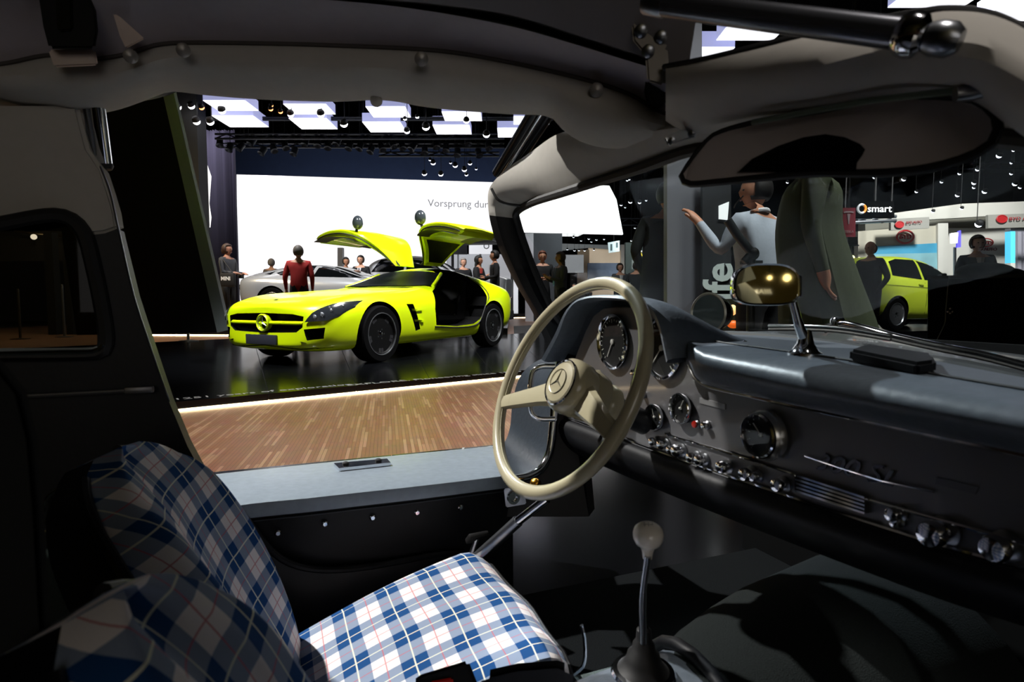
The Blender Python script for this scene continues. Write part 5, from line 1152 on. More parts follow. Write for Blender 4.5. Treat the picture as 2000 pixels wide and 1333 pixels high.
# --- stand arm behind the mirror
t = thing('camera_stand', base(1450, 640, 3.3), 'dark jointed stand arm rising behind the rear view mirror', 'stand')
tube('arm', [at(1421, 430, 3.25), at(1440, 460, 3.25), at(1468, 494, 3.25)], .024, mat('arm_slate', '20282a', .45), t, 10)
tube('arm', [at(1470, 492, 3.25), at(1452, 512, 3.25)], .02, mat('arm_slate'), t, 10); tube('pole', [at(1468, 492, 3.25), base(1468, 640, 3.25)+Vector((0, 0, .075))], .022, mat('arm_slate'), t, 10)
geo('joint', [sphere_geo(at(1472, 496, 3.24), (.03, .03, .035))], BLACK, t); board('head_plate', rect(1456, 509, 1490, 515), 3.24, .08, BLACK, t)
t = thing('black_case', base(1465, 660, 4.4), 'black equipment case under the rear view mirror', 'case')
board('case_body', rect(1436, 584, 1502, 796), 4.4, .4, mat('case_black', '0b0c0e', .4), t)
geo('amber_lamp', [sphere_geo(at(1431, 606, 4.35), (.03, .03, .04))], mat('lamp_amber', 'ffd9a0', .4, emit='ffb870', es=1.5), t); geo('orange_lamp', [sphere_geo(at(1432, 634, 4.35), (.045, .03, .03))], mat('lamp_orange', 'e8641c', .4, emit='e8641c', es=.8), t)
# --- right-hand booths
t = thing('maker_booth', base(1800, 600, 19), 'cream exhibition booth with red oval logos and blue mural', 'booth')
board('wall_face', [(1676, 452), (1837, 440), (1837, 600), (1676, 600)], 19, .3, CREAMW, t)
board('wall_face', [(1846, 446), (1970, 446), (1970, 620), (1846, 620)], 19.5, .3, PALE, t)
board('corner_column', rect(1832, 436, 1852, 620), 18.9, .4, PALE, t)
board('mural', [(1700, 482), (1834, 475), (1834, 530), (1700, 540)], 18.95, .04, mat('mural_blue', '3f93b5', .6, var=.35, scale=1.1), t)
board('mural_sky', [(1700, 497), (1834, 494), (1834, 560), (1700, 560)], 18.94, .03, mat('mural_pale', '7aa8b0', .6, var=.4, scale=1.3), t)
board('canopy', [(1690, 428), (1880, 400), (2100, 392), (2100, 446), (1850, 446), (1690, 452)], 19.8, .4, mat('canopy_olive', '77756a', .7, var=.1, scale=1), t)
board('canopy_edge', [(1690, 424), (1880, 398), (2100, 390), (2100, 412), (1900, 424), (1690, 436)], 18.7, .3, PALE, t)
board('fascia', [(1740, 428), (1815, 424), (1815, 446), (1740, 450)], 18.2, .1, mat('fascia_grey', '8f8d86', .6), t); board('fascia', [(1930, 420), (2100, 414), (2100, 442), (1930, 446)], 18.2, .1, mat('fascia_grey'), t)
def oval(px, py, rx, ry, Y, m, inner=None, parent=None):
    c = at(px, py, Y); k = Y/FPX
    tube('oval_ring', [c+Vector((rx*k*math.cos(2*PI*i/36), 0, ry*k*math.sin(2*PI*i/36))) for i in range(36)], ry*k*.16, m, parent, 8, closed=True)
    if inner: prism('oval_fill', [c+Vector((rx*k*math.cos(2*PI*i/30), 0, ry*k*math.sin(2*PI*i/30))) for i in range(30)], (0, .03, 0), inner, parent)
oval(1768, 463, 16, 12, 18.9, RED, None, t); ptext('logo_letters', 'BYD', 1757, 467, 1779, 18.88, 13, RED, t, .03)
oval(1926, 474, 13.5, 7.5, 19.4, RED, None, t); ptext('logo_letters', 'BYD', 1916, 477.5, 1936, 19.38, 9, RED, t, .03); ptext('logo_words', 'BYD AUTO', 1902, 490, 1946, 19.38, 8.5, mat('logo_maroon', '5c2024', .5), t, .02)
oval(1757, 439, 8, 6, 18.15, RED, RED, t); ptext('fascia_words', 'BYD AUTO', 1770, 438, 1800, 18.15, 7, REDD, t, .01, dy=-2)
oval(1957, 428, 10, 7, 18.15, RED, RED, t); ptext('fascia_words', 'BYD AUTO', 1971, 431, 2030, 18.15, 9, REDD, t, .01, dy=-2)
t = thing('light_column', base(1865, 560, 17), 'bright white screen with violet edge above the white car', 'screen')
board('glow_face', [(1857, 456), (1872, 454), (1871, 475), (1858, 476)], 17, .05, SCREENW, t); board('violet_edge', [(1872, 452), (1877, 450), (1877, 483), (1869, 484)], 17, .05, mat('violet_glow', '5a50e0', .5, emit='5048d8', es=.8), t); board('screen_foot', rect(1864, 483, 1868, 640), 17.05, .05, STEEL, t)
t = thing('blue_column', base(1978, 560, 17), 'narrow bright cyan light column at the right', 'column')
board('glow_face', rect(1974, 452, 1983, 514), 17, .2, mat('cyan_glow', '4fb8e0', .5, emit='48b4e0', es=.8), t); board('column_foot', rect(1974, 514, 1983, 650), 17, .2, PALE, t)
board('top_rail', [(1974, 446), (2030, 448), (2030, 452), (1974, 450)], 17, .2, STEEL, t)
t = thing('pale_pillars', base(1990, 560, 18), 'pair of pale pillars behind the cyan column', 'pillar')
for x in (1988, 1999): board('pillar_shaft', rect(x, 452, x+7, 620), 18, .2, mat('pillar_lilac', '9a97a2', .6), t)
t = thing('shop_sign', base(1708, 600, 16), 'black hanging sign with white lettering and round logo', 'sign')
board('sign_panel', rect(1671, 393, 1747, 425), 16, .2, mat('sign_black', '030303', .95, spec=0), t)
tube('hanger', [at(1709, 393, 16.1), Vector((at(1709, 250, 16.1).x, 16.1, 14))], .03, BLACK, t, 8)
WL = mat('sign_letter_white', 'eeeeee', .5, emit='f2f2f2', es=.8)
ptext('sign_letters', 'smart', 1694, 414.5, 1741, 15.98, 19.5, WL, t, .01)
lc = at(1683, 408, 15.97); k = 16/FPX
tube('round_logo', [lc+Vector((7.5*k*math.cos(math.radians(a)), 0, 8*k*math.sin(math.radians(a)))) for a in range(60, 301, 12)], 2.2*k, mat('logo_silver', 'b9bcc0', .3, .5, emit='b9bcc0', es=.3), t, 8)
tube('round_logo', [lc+Vector((7.5*k*math.cos(math.radians(a)), 0, 8*k*math.sin(math.radians(a)))) for a in range(-60, 61, 12)], 2.2*k, mat('logo_orange', 'e8842a', .4, emit='e8842a', es=.4), t, 8)
t = thing('red_banner', base(1658, 600, 15), 'narrow dark red hanging banner with pale T emblem', 'banner')
board('banner_cloth', rect(1645, 406, 1671, 463), 15, .05, mat('banner_red', '8c2134', .7, var=.08), t)
tube('hanger', [at(1658, 406, 15), Vector((at(1658, 250, 15).x, 15, 14))], .02, BLACK, t, 8)
TE = mat('emblem_pale', 'b49aa2', .5)
board('emblem_stem', [(1655, 418), (1661, 418), (1658.5, 438), (1657.5, 438)], 14.98, .01, TE, t); board('emblem_bar', [(1648, 414), (1653, 412.5), (1663, 412.5), (1668, 414), (1667, 416.5), (1662, 415.5), (1654, 415.5), (1649, 416.5)], 14.98, .01, TE, t)
ptext('banner_letters', 'TESLA', 1649, 455, 1667, 14.98, 6.5, TE, t, .004)
t = thing('side_truss', base(1690, 600, 20), 'bright steel truss beam under the black hanging sign', 'truss')
for y in (426, 434): tube('chord', [at(1640, y+2, 17.7), at(1750, y-3, 17.7)], .05, STEEL, t, 8)
for i in range(8): tube('brace', [at(1645+i*13, 428 if i % 2 else 435, 17.7), at(1658+i*13, 435 if i % 2 else 428, 17.7)], .03, STEEL, t, 6)
for x in (1650, 1740): p = at(x, 428, 17.7); tube('hanger', [p, Vector((p.x, p.y, 14))], .02, BLACK, t, 6)
t = thing('dark_bunting', base(1685, 600, 18.4), 'dark grey posters and shelf behind the bald man', 'poster stand')
board('poster', rect(1656, 463, 1675, 480), 17, .05, mat('poster_dark', '2c3034', .6, var=.6, scale=8), t); board('shelf', rect(1652, 478, 1678, 481), 16.9, .3, STEEL, t); board('stand_leg', rect(1664, 481, 1668, 640), 17, .1, BLACK, t)
for k, x in enumerate((1664, 1678)): geo('lamp', [sphere_geo(at(x, 505+k*4, 16.5), (.08, .06, .09))], mat('lemon_glow', 'f2f29a', .4, emit='f2f29a', es=1.2), t)  # yellow bits of the hatchback's tail, put in as glowing balls
# --- black counter on the right
ct = thing('black_counter', base(1920, 700, 5.5), 'long black counter on the right edge with dangling cable', 'counter')
prism('counter_body', [at(1812, 541, 5.6), at(2110, 536, 5.3), at(2140, 790, 5.3), at(1812, 790, 5.6)], (.64, .8, 0), mat('counter_black', '050506', .9, spec=.1), ct)
prism('counter_top', [at(1810, 539, 5.55), at(2110, 534, 5.25), at(2110, 541, 5.25), at(1810, 545, 5.55)], (.66, .85, 0), mat('counter_rim', '101013', .4), ct)
tube('cable', resamp([at(*p) for p in ((1853, 540, 5.5), (1850, 575, 5.5), (1847, 610, 5.5), (1846, 630, 5.5), (1838, 648, 5.5), (1830, 664, 5.5))], 20), .004, mat('cable_grey', '55585c', .5), ct, 6)
for dx, dy in ((0, -4), (4, 2), (-4, 2), (0, 5)): geo('rosette', [sphere_geo(at(1856+dx, 607+dy, 5.48), .012)], STEEL, ct)
t = thing('laptop_bag', at(1945, 528, 5.6), 'dark rumpled bag lying on the black counter', 'bag')
geo('bag_body', [sphere_geo(at(1925, 531, 5.75), (.28, .14, .09), 18, 10), sphere_geo(at(1960, 535, 5.75), (.2, .13, .06), 16, 8)], mat('bag_grey', '1b1f22', .8, var=.3, scale=12, bump=.4), t)
for k, (x, y, s, n) in enumerate(((1836, 538, .02, 'small dark knob on the left end of the black counter'), (1842, 536, .03, 'black tape reel on the left end of the black counter'))):
    tag(lathe('counter_item', [(s, 0), (s, s), (s*.6, s*1.2), (0, s*1.2)], Matrix.Translation(at(x, y, 5.75)-Vector((0, 0, s*.9))), BLACK if k else STEEL, None, 16), n, 'gadget')
# --- sign behind the camera, seen only in the mirror

def in_mirror(px, py, Y):
    r = ray(px, py).normalized(); p = EYEV+r*((mc-EYEV).dot(mir_n)/r.dot(mir_n)); r2 = r-mir_n*2*r.dot(mir_n); return p+r2*((Y-p.y)/r2.y)
t = thing('rear_wall_sign', in_mirror(1480, 569, -13.8), 'lit white lettering on the wall behind, reflected in the rear view mirror', 'sign')
a, b = in_mirror(1507, 574, -13.8), in_mirror(1456, 574, -13.8)
o = text('sign_letters', '///AMG', basis((0, 0, 0), (1, 0, 0), (0, 1, 0)), 1, WL, None, .01, bold=.02)
xs_t = [v.co.x for v in o.data.vertices]; d = b-a; d.z = 0
o.data.transform(basis(a, d, (0, 0, 1)) @ Matrix.Diagonal((d.length/(max(xs_t)-min(xs_t)), 13/FPX*15.2, 1, 1)) @ Matrix.Translation((-min(xs_t), 0, 0)))
o.parent = t; o.matrix_parent_inverse = wm(t).inverted()
for k, (x, y, r_) in enumerate(((1503, 543, .05), (1537, 543, .085))):
    p = in_mirror(x, y, -12); t = thing('rear_spotlight', p, ('smaller', 'larger')[k]+' warm glow of two reflected in the rear view mirror', 'spotlight')
    geo('lamp_lens', [sphere_geo(p, r_)], mat('lamp_gold', 'fff0c8', .5, emit='ffe9b0', es=6), t); tube('hanger', [p, Vector((p.x, p.y, 14))], .02, BLACK, t, 6)
# ================================================================== CEILING: light boxes, lamps, trusses
BOXW = mat('lightbox_white', 'ffffff', .5, emit='f6f7ff', es=1.6, var=.01)
BOXS = mat('lightbox_side', 'c6c8ea', .5, emit='a9aede', es=.75, var=.01)
ZC = 6.0
def lightbox(x0, x1, yn, yf, label, z=ZC):
    a, b, c, d = pz(x0, yn, z), pz(x1, yn, z), pz(x1, yf, z), pz(x0, yf, z)
    X0, X1 = (a.x+d.x)/2, (b.x+c.x)/2; Yn, Yf = (a.y+b.y)/2, (c.y+d.y)/2
    t = thing('ceiling_lightbox', Vector(((X0+X1)/2, (Yn+Yf)/2, z)), label, 'ceiling light', 'ceiling light boxes')
    m = ((X0+X1)/2, (Yn+Yf)/2, z+.13)
    box('lightbox_body', m, (X1-X0, Yf-Yn, .25), BOXS, t); box('diffuser', (m[0], m[1], z-.004), (X1-X0, Yf-Yn, .01), BOXW, t)
    for sx in (-.4, .4): tube('hanger', [Vector((m[0]+sx*(X1-X0), m[1], z+.25)), Vector((m[0]+sx*(X1-X0), m[1], 14))], .012, BLACK, t, 6)
ORD = ['first', 'second', 'third', 'fourth', 'fifth', 'sixth']
for row_, (lst, nm) in enumerate(((((412, 492, 196, 216), (565, 646, 203, 223), (722, 797, 208, 229), (866, 940, 218, 236), (1003, 1074, 227, 243)), 'upper'), (((348, 370, 222, 242), (432, 510, 226, 248), (577, 649, 231, 252), (716, 788, 238, 258), (849, 919, 244, 262), (972, 1040, 250, 268)), 'lower'))):
    for k, q in enumerate(lst): lightbox(*q, '%s glowing light box from the left in the %s row above the screen' % (ORD[k], nm))
for q, lb in (((1756, 1905, -22, 14), 'big light box at the top right beyond the dark strut'), ((1948, 2060, -12, 40), 'light box cut by the right frame edge at the top'), ((1412, 1526, 44, 78), 'light box seen under the dark strut'), ((1300, 1420, 92, 126), 'light box just above the near windscreen header'), ((300, 420, 120, 160), 'light box hidden behind the roof rail')):
    if 'hidden' not in lb: lightbox(*q, lb, 5.0)
# spotlights
LAMP = mat('spot_glow', 'ffffff', .5, emit='fbfaff', es=14, var=0); LAMPO = mat('spot_orange', 'ffc08a', .5, emit='ff9a58', es=5, var=0); LAMPD = mat('spot_small', 'ffffff', .5, emit='e8ecff', es=5, var=0)
protos = {}
def ordn(k): return ['first', 'second', 'third', 'fourth', 'fifth', 'sixth', 'seventh', 'eighth', 'ninth', 'tenth', 'eleventh', 'twelfth', 'thirteenth', 'fourteenth', 'fifteenth', 'sixteenth', 'seventeenth', 'eighteenth', 'nineteenth', 'twentieth', 'twenty-first', 'twenty-second', 'twenty-third', 'twenty-fourth', 'twenty-fifth', 'twenty-sixth', 'twenty-seventh', 'twenty-eighth', 'twenty-ninth', 'thirtieth', 'thirty-first', 'thirty-second', 'thirty-third', 'thirty-fourth', 'thirty-fifth', 'thirty-sixth', 'thirty-seventh', 'thirty-eighth'][k]
def lamp(px, py, Y, r, m, label, group):
    key = m.name; p = at(px, py, Y)
    if key not in protos:
        t = thing('spotlight', (0, 0, 0), label, 'spotlight', group)
        lathe('lamp_can', [(.9, .25), (1.02, .15), (1.0, .7), (.7, 1.2), (.3, 1.35), (0, 1.35)], Matrix.Rotation(math.radians(50), 4, 'X'), BLACK, t, 14, True)
        geo('lamp_lens', [sphere_geo((0, -.1, 0), (1.0, .8, .95), 12, 8)], m, t, True)
        tube('hanger', [Vector((0, .6, .6)), Vector((0, .6, 1.6))], .12, BLACK, t, 5, local=True)
        protos[key] = new = t
    else:
        s = protos[key]; new = s.copy(); COL.objects.link(new)
        for ch in s.children: c = ch.copy(); COL.objects.link(c); c.parent = new
    new.location = p; new.scale = (r, r, r); new['label'] = label; new['group'] = group
    for c in new.children:
        if c.name.startswith('hanger'): L_ = (14-p.z)/r; c.scale = (1, 1, L_); c.location = (0, 0, .6-.6*L_)
    return new
for k, (x, y, r) in enumerate(sorted(((347, 209, .10), (374, 207, .09), (384, 237, .10), (411, 238, .10), (434, 216, .10), (568, 223, .09), (627, 223, .10), (672, 242, .10), (832, 248, .10), (795, 256, .08), (950, 263, .09), (911, 236, .08), (815, 228, .05), (791, 232, .05)))):
    lamp(x, y, 16.2, r, LAMP, ordn(k)+' bright spotlight from the left among the ceiling light boxes', 'bright ceiling spotlights')
for k, (x, y, r) in enumerate(sorted(((394, 210, .07), (529, 213, .06), (548, 218, .06), (530, 206, .05), (1316, 92, .06), (1312, 107, .05), (1325, 90, .05)))):
    lamp(x, y, 15.8, r, LAMPO, ordn(k)+' orange-glowing ceiling lamp from the left', 'orange ceiling lamps')
for k, (x, y, r) in enumerate(sorted(((846, 318, .10), (889, 323, .10), (918, 319, .08), (907, 331, .10), (861, 340, .10), (829, 339, .10), (911, 341, .07), (840, 312, .06), (930, 330, .05), (880, 318, .05), (1229, 350, .06), (1213, 400, .07), (1231, 394, .10), (1249, 395, .09), (1262, 391, .06), (1221, 405, .05), (1250, 463, .14), (1240, 445, .05), (1262, 472, .07), (1233, 470, .05), (1245, 474, .06), (1256, 474, .05), (1225, 352, .06), (1120, 463, .05), (1135, 470, .05), (1150, 466, .06), (1165, 468, .06), (1180, 467, .05), (1155, 472, .05), (1108, 487, .05), (1122, 489, .06), (1131, 489, .05), (1142, 489, .06), (1160, 488, .05)))):
    lamp(x, y, 23.5 if y < 345 and x < 1000 else 30, r, LAMPD, ordn(k)+' small hall lamp from the left above the distant booths', 'distant hall lamps')
for k, (x, y, r) in enumerate(sorted(((1708, 346, .07), (1765, 350, .08), (1839, 355, .06), (1902, 357, .08), (1951, 304, .10), (1874, 339, .06), (1909, 331, .07), (1975, 339, .06), (1982, 359, .09), (1992, 366, .06), (1790, 374, .06), (1870, 381, .08), (1923, 374, .09), (1979, 294, .05), (1975, 318, .05), (1902, 366, .06), (1998, 266, .05), (1534, 346, .05), (1538, 356, .05), (1878, 407, .05), (1822, 413, .05), (1911, 438, .10)))):
    lamp(x, y, 22 if y < 400 else 17, r, LAMPD, ordn(k)+' small hall lamp from the left above the right-hand booths', 'right hall lamps')
# trusses with hanging equipment
TR = mat('truss_dark', '2c3038', .45, .4, var=.3)
def truss(x0, x1, py0, py1, Y, label):
    t = thing('lighting_truss', at((x0+x1)/2, (py0+py1)/2, Y), label, 'truss', 'dark lighting trusses')
    for y in (py0, py1):
        for dy in (0, .35): tube('chord', [at(x0, y, Y+dy), at(x1, y, Y+dy)], .035, TR, t, 6)
    n = int((x1-x0)/22); gs = []
    for i in range(n):
        a, b = x0+(x1-x0)*i/n, x0+(x1-x0)*(i+1)/n
        gs.append(tube_geo([at(a, py0 if i % 2 else py1, Y), at(b, py1 if i % 2 else py0, Y)], .022, 5))
    o = geo('lacing', gs, TR, t); o['kind'] = 'stuff'
    for q in (.1, .5, .9): tube('hanger', [at(x0+(x1-x0)*q, py0, Y), Vector((at(x0+(x1-x0)*q, py0, Y).x, Y, 14))], .02, BLACK, t, 5)
truss(420, 985, 262, 271, 19.5, 'nearest dark lighting truss above the screen'); truss(430, 985, 280, 288, 21.5, 'second dark lighting truss above the screen'); truss(740, 975, 298, 305, 23, 'short dark lighting truss over the right end of the screen')
truss(1205, 1300, 427, 440, 31.5, 'pale distant truss right of the screen end'); truss(1600, 2080, 318, 330, 24, 'long dark truss under the sun visor at the right'); truss(340, 1080, 230, 234, 17.6, 'thin truss between the ceiling light boxes')
for k in range(26):
    x = 430+k*21+random.uniform(-2, 2); y = 283+random.uniform(-8, 16); Y = 20.6
    t = thing('stage_light', at(x, y, Y), ordn(k)+' unlit stage light from the left along the dark trusses', 'stage light', 'unlit stage lights')
    M = axis_mat(at(x, y, Y), Vector((random.uniform(-.6, .6), -.5, -1)))
    lathe('lamp_can', [(.05, -.16), (.1, -.12), (.11, .1), (.13, .14), (.10, .12), (0, .08)], M, TR, t, 12)
    tube('hanger', [at(x, y-9, Y), Vector((at(x, y, Y).x, Y, 14))], .01, BLACK, t, 5)
    tube('lamp_yoke', [at(x-5, y, Y), at(x-5, y-9, Y), at(x+5, y-9, Y), at(x+5, y, Y)], .015, TR, t, 5)
# ================================================================== PEOPLE
SKIN = ['b98468', 'c4937a', 'a87660', '8f6450']
def head_geo(scale=1):
    """head about the origin, facing -Y; height 0.23"""
    bm = bmesh.new(); bmesh.ops.create_uvsphere(bm, u_segments=20, v_segments=14, radius=1)
    for v in bm.verts:
        x, y, z = v.co
        zz = z*.118; t = (z+1)/2
        wx = .074*(.80+.25*min(1, t*1.5)); wy = .094*(.86+.16*min(1, t*1.3))
        X, Y = x*wx, y*wy
        if y < -.3 and z < -.1: Y = Y*.94
        if y < -.55:
            f = math.exp(-((x/.16)**2)-((z+.12)/.2)**2); Y -= .022*f                   # nose
            f2 = math.exp(-(((abs(x)-.36)/.16)**2)-((z-.10)/.13)**2); Y += .010*f2     # eye sockets
            f3 = math.exp(-((x/.3)**2)-((z+.47)/.09)**2); Y -= .006*f3                 # lips
            f4 = math.exp(-((x/.3)**2)-((z+.80)/.14)**2); Y -= .008*f4                 # chin
        v.co = Vector((X, Y, zz))*scale
    bm.verts.index_update(); g = ([v.co.copy() for v in bm.verts], [tuple(v.index for v in f.verts) for f in bm.faces]); bm.free(); return g
def person(label, loc, face, h=1.75, top='1a1a1e', bottom='15161a', skin=0, hair='short', hairc='1b1512', pose=None, shirt=None, tie=None, long_coat=False, lean=(0, 0), turn=0, fat=1.0, group=None, hands=None, shoe='0c0c0d', lanyard=None):
    """face: where the chest points (radians from -Y, turning to +X); pose overrides joints (x right of figure is -X when facing -Y)"""
    pocket = pose is POCK
    if hands is None: hands = not pocket
    rt = thing('person', loc, label, 'person', group, face)
    s = h/1.75; J = dict(pel=(0, 0, .95), sp=(0, .01, 1.14), ch=(0, .0, 1.33), nk=(0, .015, 1.475), hb=(0, .0, 1.555))
    for k, sg in (('L', 1), ('R', -1)):
        J.update({'sh'+k: (.185*sg, .0, 1.415), 'el'+k: (.235*sg, .03, 1.14), 'wr'+k: (.235*sg, -.04, .90), 'ha'+k: (.232*sg, -.055, .835), 'hp'+k: (.095*sg, 0, .90), 'kn'+k: (.105*sg, -.01, .50), 'an'+k: (.11*sg, .02, .085), 'to'+k: (.125*sg, -.14, .035)})
    J.update(pose or {})
    J = {k: Vector(v) for k, v in J.items()}
    for k in list(J):
        f = max(0, (J[k].z-.95))
        J[k] = J[k]+Vector((lean[0], lean[1], 0))*f
    Rd = dict(pel=(.155*fat, .115*fat), sp=(.145*fat, .11*fat), ch=(.165*fat, .115*fat), nk=(.056, .056), hb=(.058, .06))
    tags = {'pel': 1, 'sp': 1, 'ch': 1, 'nk': 0, 'hb': 0}
    for k in 'LR':
        Rd.update({'sh'+k: (.075, .075), 'el'+k: (.052, .052), 'wr'+k: (.034, .03), 'ha'+k: (.036, .02), 'hp'+k: (.095*fat, .1*fat), 'kn'+k: (.068, .07), 'an'+k: (.05, .055), 'to'+k: (.045, .035)})
        tags.update({'sh'+k: 1, 'el'+k: 1, 'wr'+k: 1, 'ha'+k: 1 if pocket else 0, 'hp'+k: 2, 'kn'+k: 2, 'an'+k: 2, 'to'+k: 3})
    names = list(J); ix = {n: i for i, n in enumerate(names)}
    E = [('pel', 'sp'), ('sp', 'ch'), ('ch', 'nk'), ('nk', 'hb')]
    for k in 'LR': E += [('ch', 'sh'+k), ('sh'+k, 'el'+k), ('el'+k, 'wr'+k), ('wr'+k, 'ha'+k), ('pel', 'hp'+k), ('hp'+k, 'kn'+k), ('kn'+k, 'an'+k), ('an'+k, 'to'+k)]
    V = [J[n]*s for n in names]; R_ = [Rd[n] for n in names]; T = [tags[n] for n in names]; ED = [(ix[a], ix[b]) for a, b in E]
    if hands:
        for k, sg in (('L', 1), ('R', -1)):
            d = (J['ha'+k]-J['wr'+k]).normalized(); side = d.cross(Vector((0, 0, 1)) if abs(d.z) < .8 else Vector((1, 0, 0))).normalized(); curl = d.cross(side).normalized()
            if abs(d.z) > .8: side, curl = curl, side
            for q, (o, L) in enumerate(((-.027, .062), (-.009, .072), (.009, .068), (.026, .055))):
                a = len(V); b0 = J['ha'+k]+side*o+d*.022
                for f, cc in ((0, 0), (.55, .012), (1, .03)): V.append((b0+d*L*f+curl*cc)*s); R_.append((.0095, .0095)); T.append(0)
                ED += [(ix['ha'+k], a), (a, a+1), (a+1, a+2)]
            a = len(V); V += [(J['ha'+k]+side*-.035+curl*.012-d*.01)*s, (J['ha'+k]+side*-.05+curl*.02+d*.03)*s]; R_ += [(.012, .012), (.01, .01)]; T += [0, 0]; ED += [(ix['ha'+k], a), (a, a+1)]
    me = bpy.data.meshes.new('body'); me.from_pydata([tuple(v) for v in V], ED, [])
    o = bpy.data.objects.new('body', me); COL.objects.link(o)
    md = o.modifiers.new('k', 'SKIN'); md.use_smooth_shade = True
    sv = me.skin_vertices[0].data
    for i, r in enumerate(R_): sv[i].radius = (r[0]*s, r[1]*s)
    sv[0].use_root = True
    m2 = o.modifiers.new('s', 'SUBSURF'); m2.levels = 1
    nm = evald(o); bpy.data.objects.remove(o); nm.name = 'body'
    # join the head onto the neck of the same mesh
    hg = head_geo(s*(1.0)); hc = J['hb']*s+Vector((0, -.012, .075))*s; Rh = Matrix.Rotation(turn, 4, 'Z')
    bm = bmesh.new(); bm.from_mesh(nm); n0 = len(bm.faces)
    hv = [bm.verts.new(Rh @ v + hc) for v in hg[0]]
    for f in hg[1]: bm.faces.new([hv[i] for i in f])
    for sg in (1, -1):
        ev, ef = sphere_geo((sg*.076*s, .012*s, .0), (.012*s, .022*s, .033*s), 8, 6); e = [bm.verts.new(Rh @ v + hc) for v in ev]
        for f in ef: bm.faces.new([e[i] for i in f])
    bm.to_mesh(nm); bm.free()
    mats = [mat('skin_'+SKIN[skin], SKIN[skin], .55, var=.05), mat('top_'+top, top, .85, var=.1, bump=.2, scale=60), mat('bottom_'+bottom, bottom, .85, var=.1, bump=.2, scale=60), mat('shoe_'+shoe, shoe, .4)]
    nm.materials.clear()
    for m in mats: nm.materials.append(m)
    segs = [(V[a], V[b], T[b] if T[b] != 2 or T[a] != 1 else 2) for a, b in ED]
    for i, p in enumerate(nm.polygons):
        p.use_smooth = True
        if i >= n0: p.material_index = 0; continue
        c = p.center; bd, bt = 9, 0
        for a, b, t in segs:
            ab = b-a; q = max(0, min(1, (c-a).dot(ab)/max(ab.length_squared, 1e-9))); d = (a+ab*q-c).length
            if d < bd: bd, bt = d, (1 if q < .72 else 0) if (a, b) == (V[2], V[3]) else t
        p.material_index = bt
    body = link(bpy.data.objects.new('body', nm), rt, True)
    H = Matrix.Translation(hc) @ Rh
    def onh(name, gs, m): V_, F_ = join(gs); return mesh(name, [H @ v for v in V_], F_, m, rt, True, None, True)
    for sg in (1, -1): onh('eye', [sphere_geo((sg*.028*s, -.083*s, .012*s), (.012*s, .008*s, .007*s), 8, 6)], mat('eye_dark', '1a1411', .3))
    onh('mouth', [sphere_geo((0, -.088*s, -.055*s), (.022*s, .006*s, .006*s), 8, 6)], mat('lip', '7c4640', .5))
    hm = mat('hair_'+hairc, hairc, .6, var=.3, scale=200, bump=.4)
    if hair in ('short', 'long', 'tail'):
        V_, F_ = sphere_geo((0, .014*s, .022*s), (.086*s, .104*s, .108*s), 18, 12)
        F_ = [f for f in F_ if not (sum(V_[i].y for i in f)/len(f) < -.028*s and sum(V_[i].z for i in f)/len(f) < .085*s) and sum(V_[i].z for i in f)/len(f) > (-.055*s if hair == 'short' else -.08*s)]
        hr_ = mesh('hair', [H @ v for v in V_], F_, hm, rt, True, None, True)
        sm = hr_.modifiers.new('t', 'SOLIDIFY'); sm.thickness = .012*s; sm.offset = 1
    if hair == 'long': onh('hair_length', [sphere_geo((0, .06*s, -.13*s), (.085*s, .05*s, .17*s), 14, 10)], hm)
    if hair == 'tail': onh('hair_length', [sphere_geo((0, .11*s, -.02*s), (.035*s, .04*s, .07*s), 12, 8)], hm)
    if hair == 'rim':
        V_, F_ = sphere_geo((0, .014*s, .0), (.083*s, .101*s, .095*s), 18, 12); F_ = [f for f in F_ if sum(V_[i].y for i in f)/len(f) > .0 and -.07*s < sum(V_[i].z for i in f)/len(f) < .06*s]
        mesh('hair', [H @ v for v in V_], F_, hm, rt, True, None, True)
    if shirt:
        c = J['ch']*s; mesh('shirt_front', [c+Vector((x, y, z))*s for x, y, z in ((-.055, -.112, .10), (.055, -.112, .10), (.012, -.138, -.12), (-.012, -.138, -.12), (0, -.128, .1), (0, -.145, -.1))], [(0, 4, 5, 3), (4, 1, 2, 5)], mat('shirt_'+shirt, shirt, .8), rt, False, None, True)
    if tie:
        c = J['ch']*s; mesh('necktie', [c+Vector((x, y, z))*s for x, y, z in ((-.014, -.134, .09), (.014, -.134, .09), (.022, -.152, -.12), (-.022, -.152, -.12))], [(0, 1, 2, 3)], mat('tie_'+tie, tie, .6), rt, False, None, True)
    if lanyard:
        c = J['ch']*s; tube('lanyard', [c+Vector((x, y, z))*s for x, y, z in ((-.05, -.09, .14), (-.035, -.128, 0), (0, -.14, -.16), (.035, -.128, 0), (.05, -.09, .14))], .006*s, mat('lan_'+lanyard, lanyard, .6), rt, 6, n=16, local=True)
        box('badge', c+Vector((0, -.145, -.21))*s, (.08*s, .008, .11*s), mat('badge_blue', '5c9ccc', .5), rt, local=True)
    if long_coat:
        rows = []
        for z, w, d, q in ((1.42, .09, .12, 0), (1.36, .14, .19, 0), (1.15, .165, .205, .01), (.9, .195, .225, -.04), (.65, .235, .25, -.09), (.42, .26, .26, -.13)):
            rows.append([Vector((d*math.cos(2*PI*i/28)*(1+.03*math.sin(i*3)), q+w*math.sin(2*PI*i/28)*(1+.03*math.sin(i*2.3)), z))*s for i in range(28)])
        loft_s('coat_skirt', rows, mats[1], rt, 22, close_rows=True, local=True)
    return rt
def stand(px, Y, z=0): p = at(px, 588, Y); p.z = z; return p
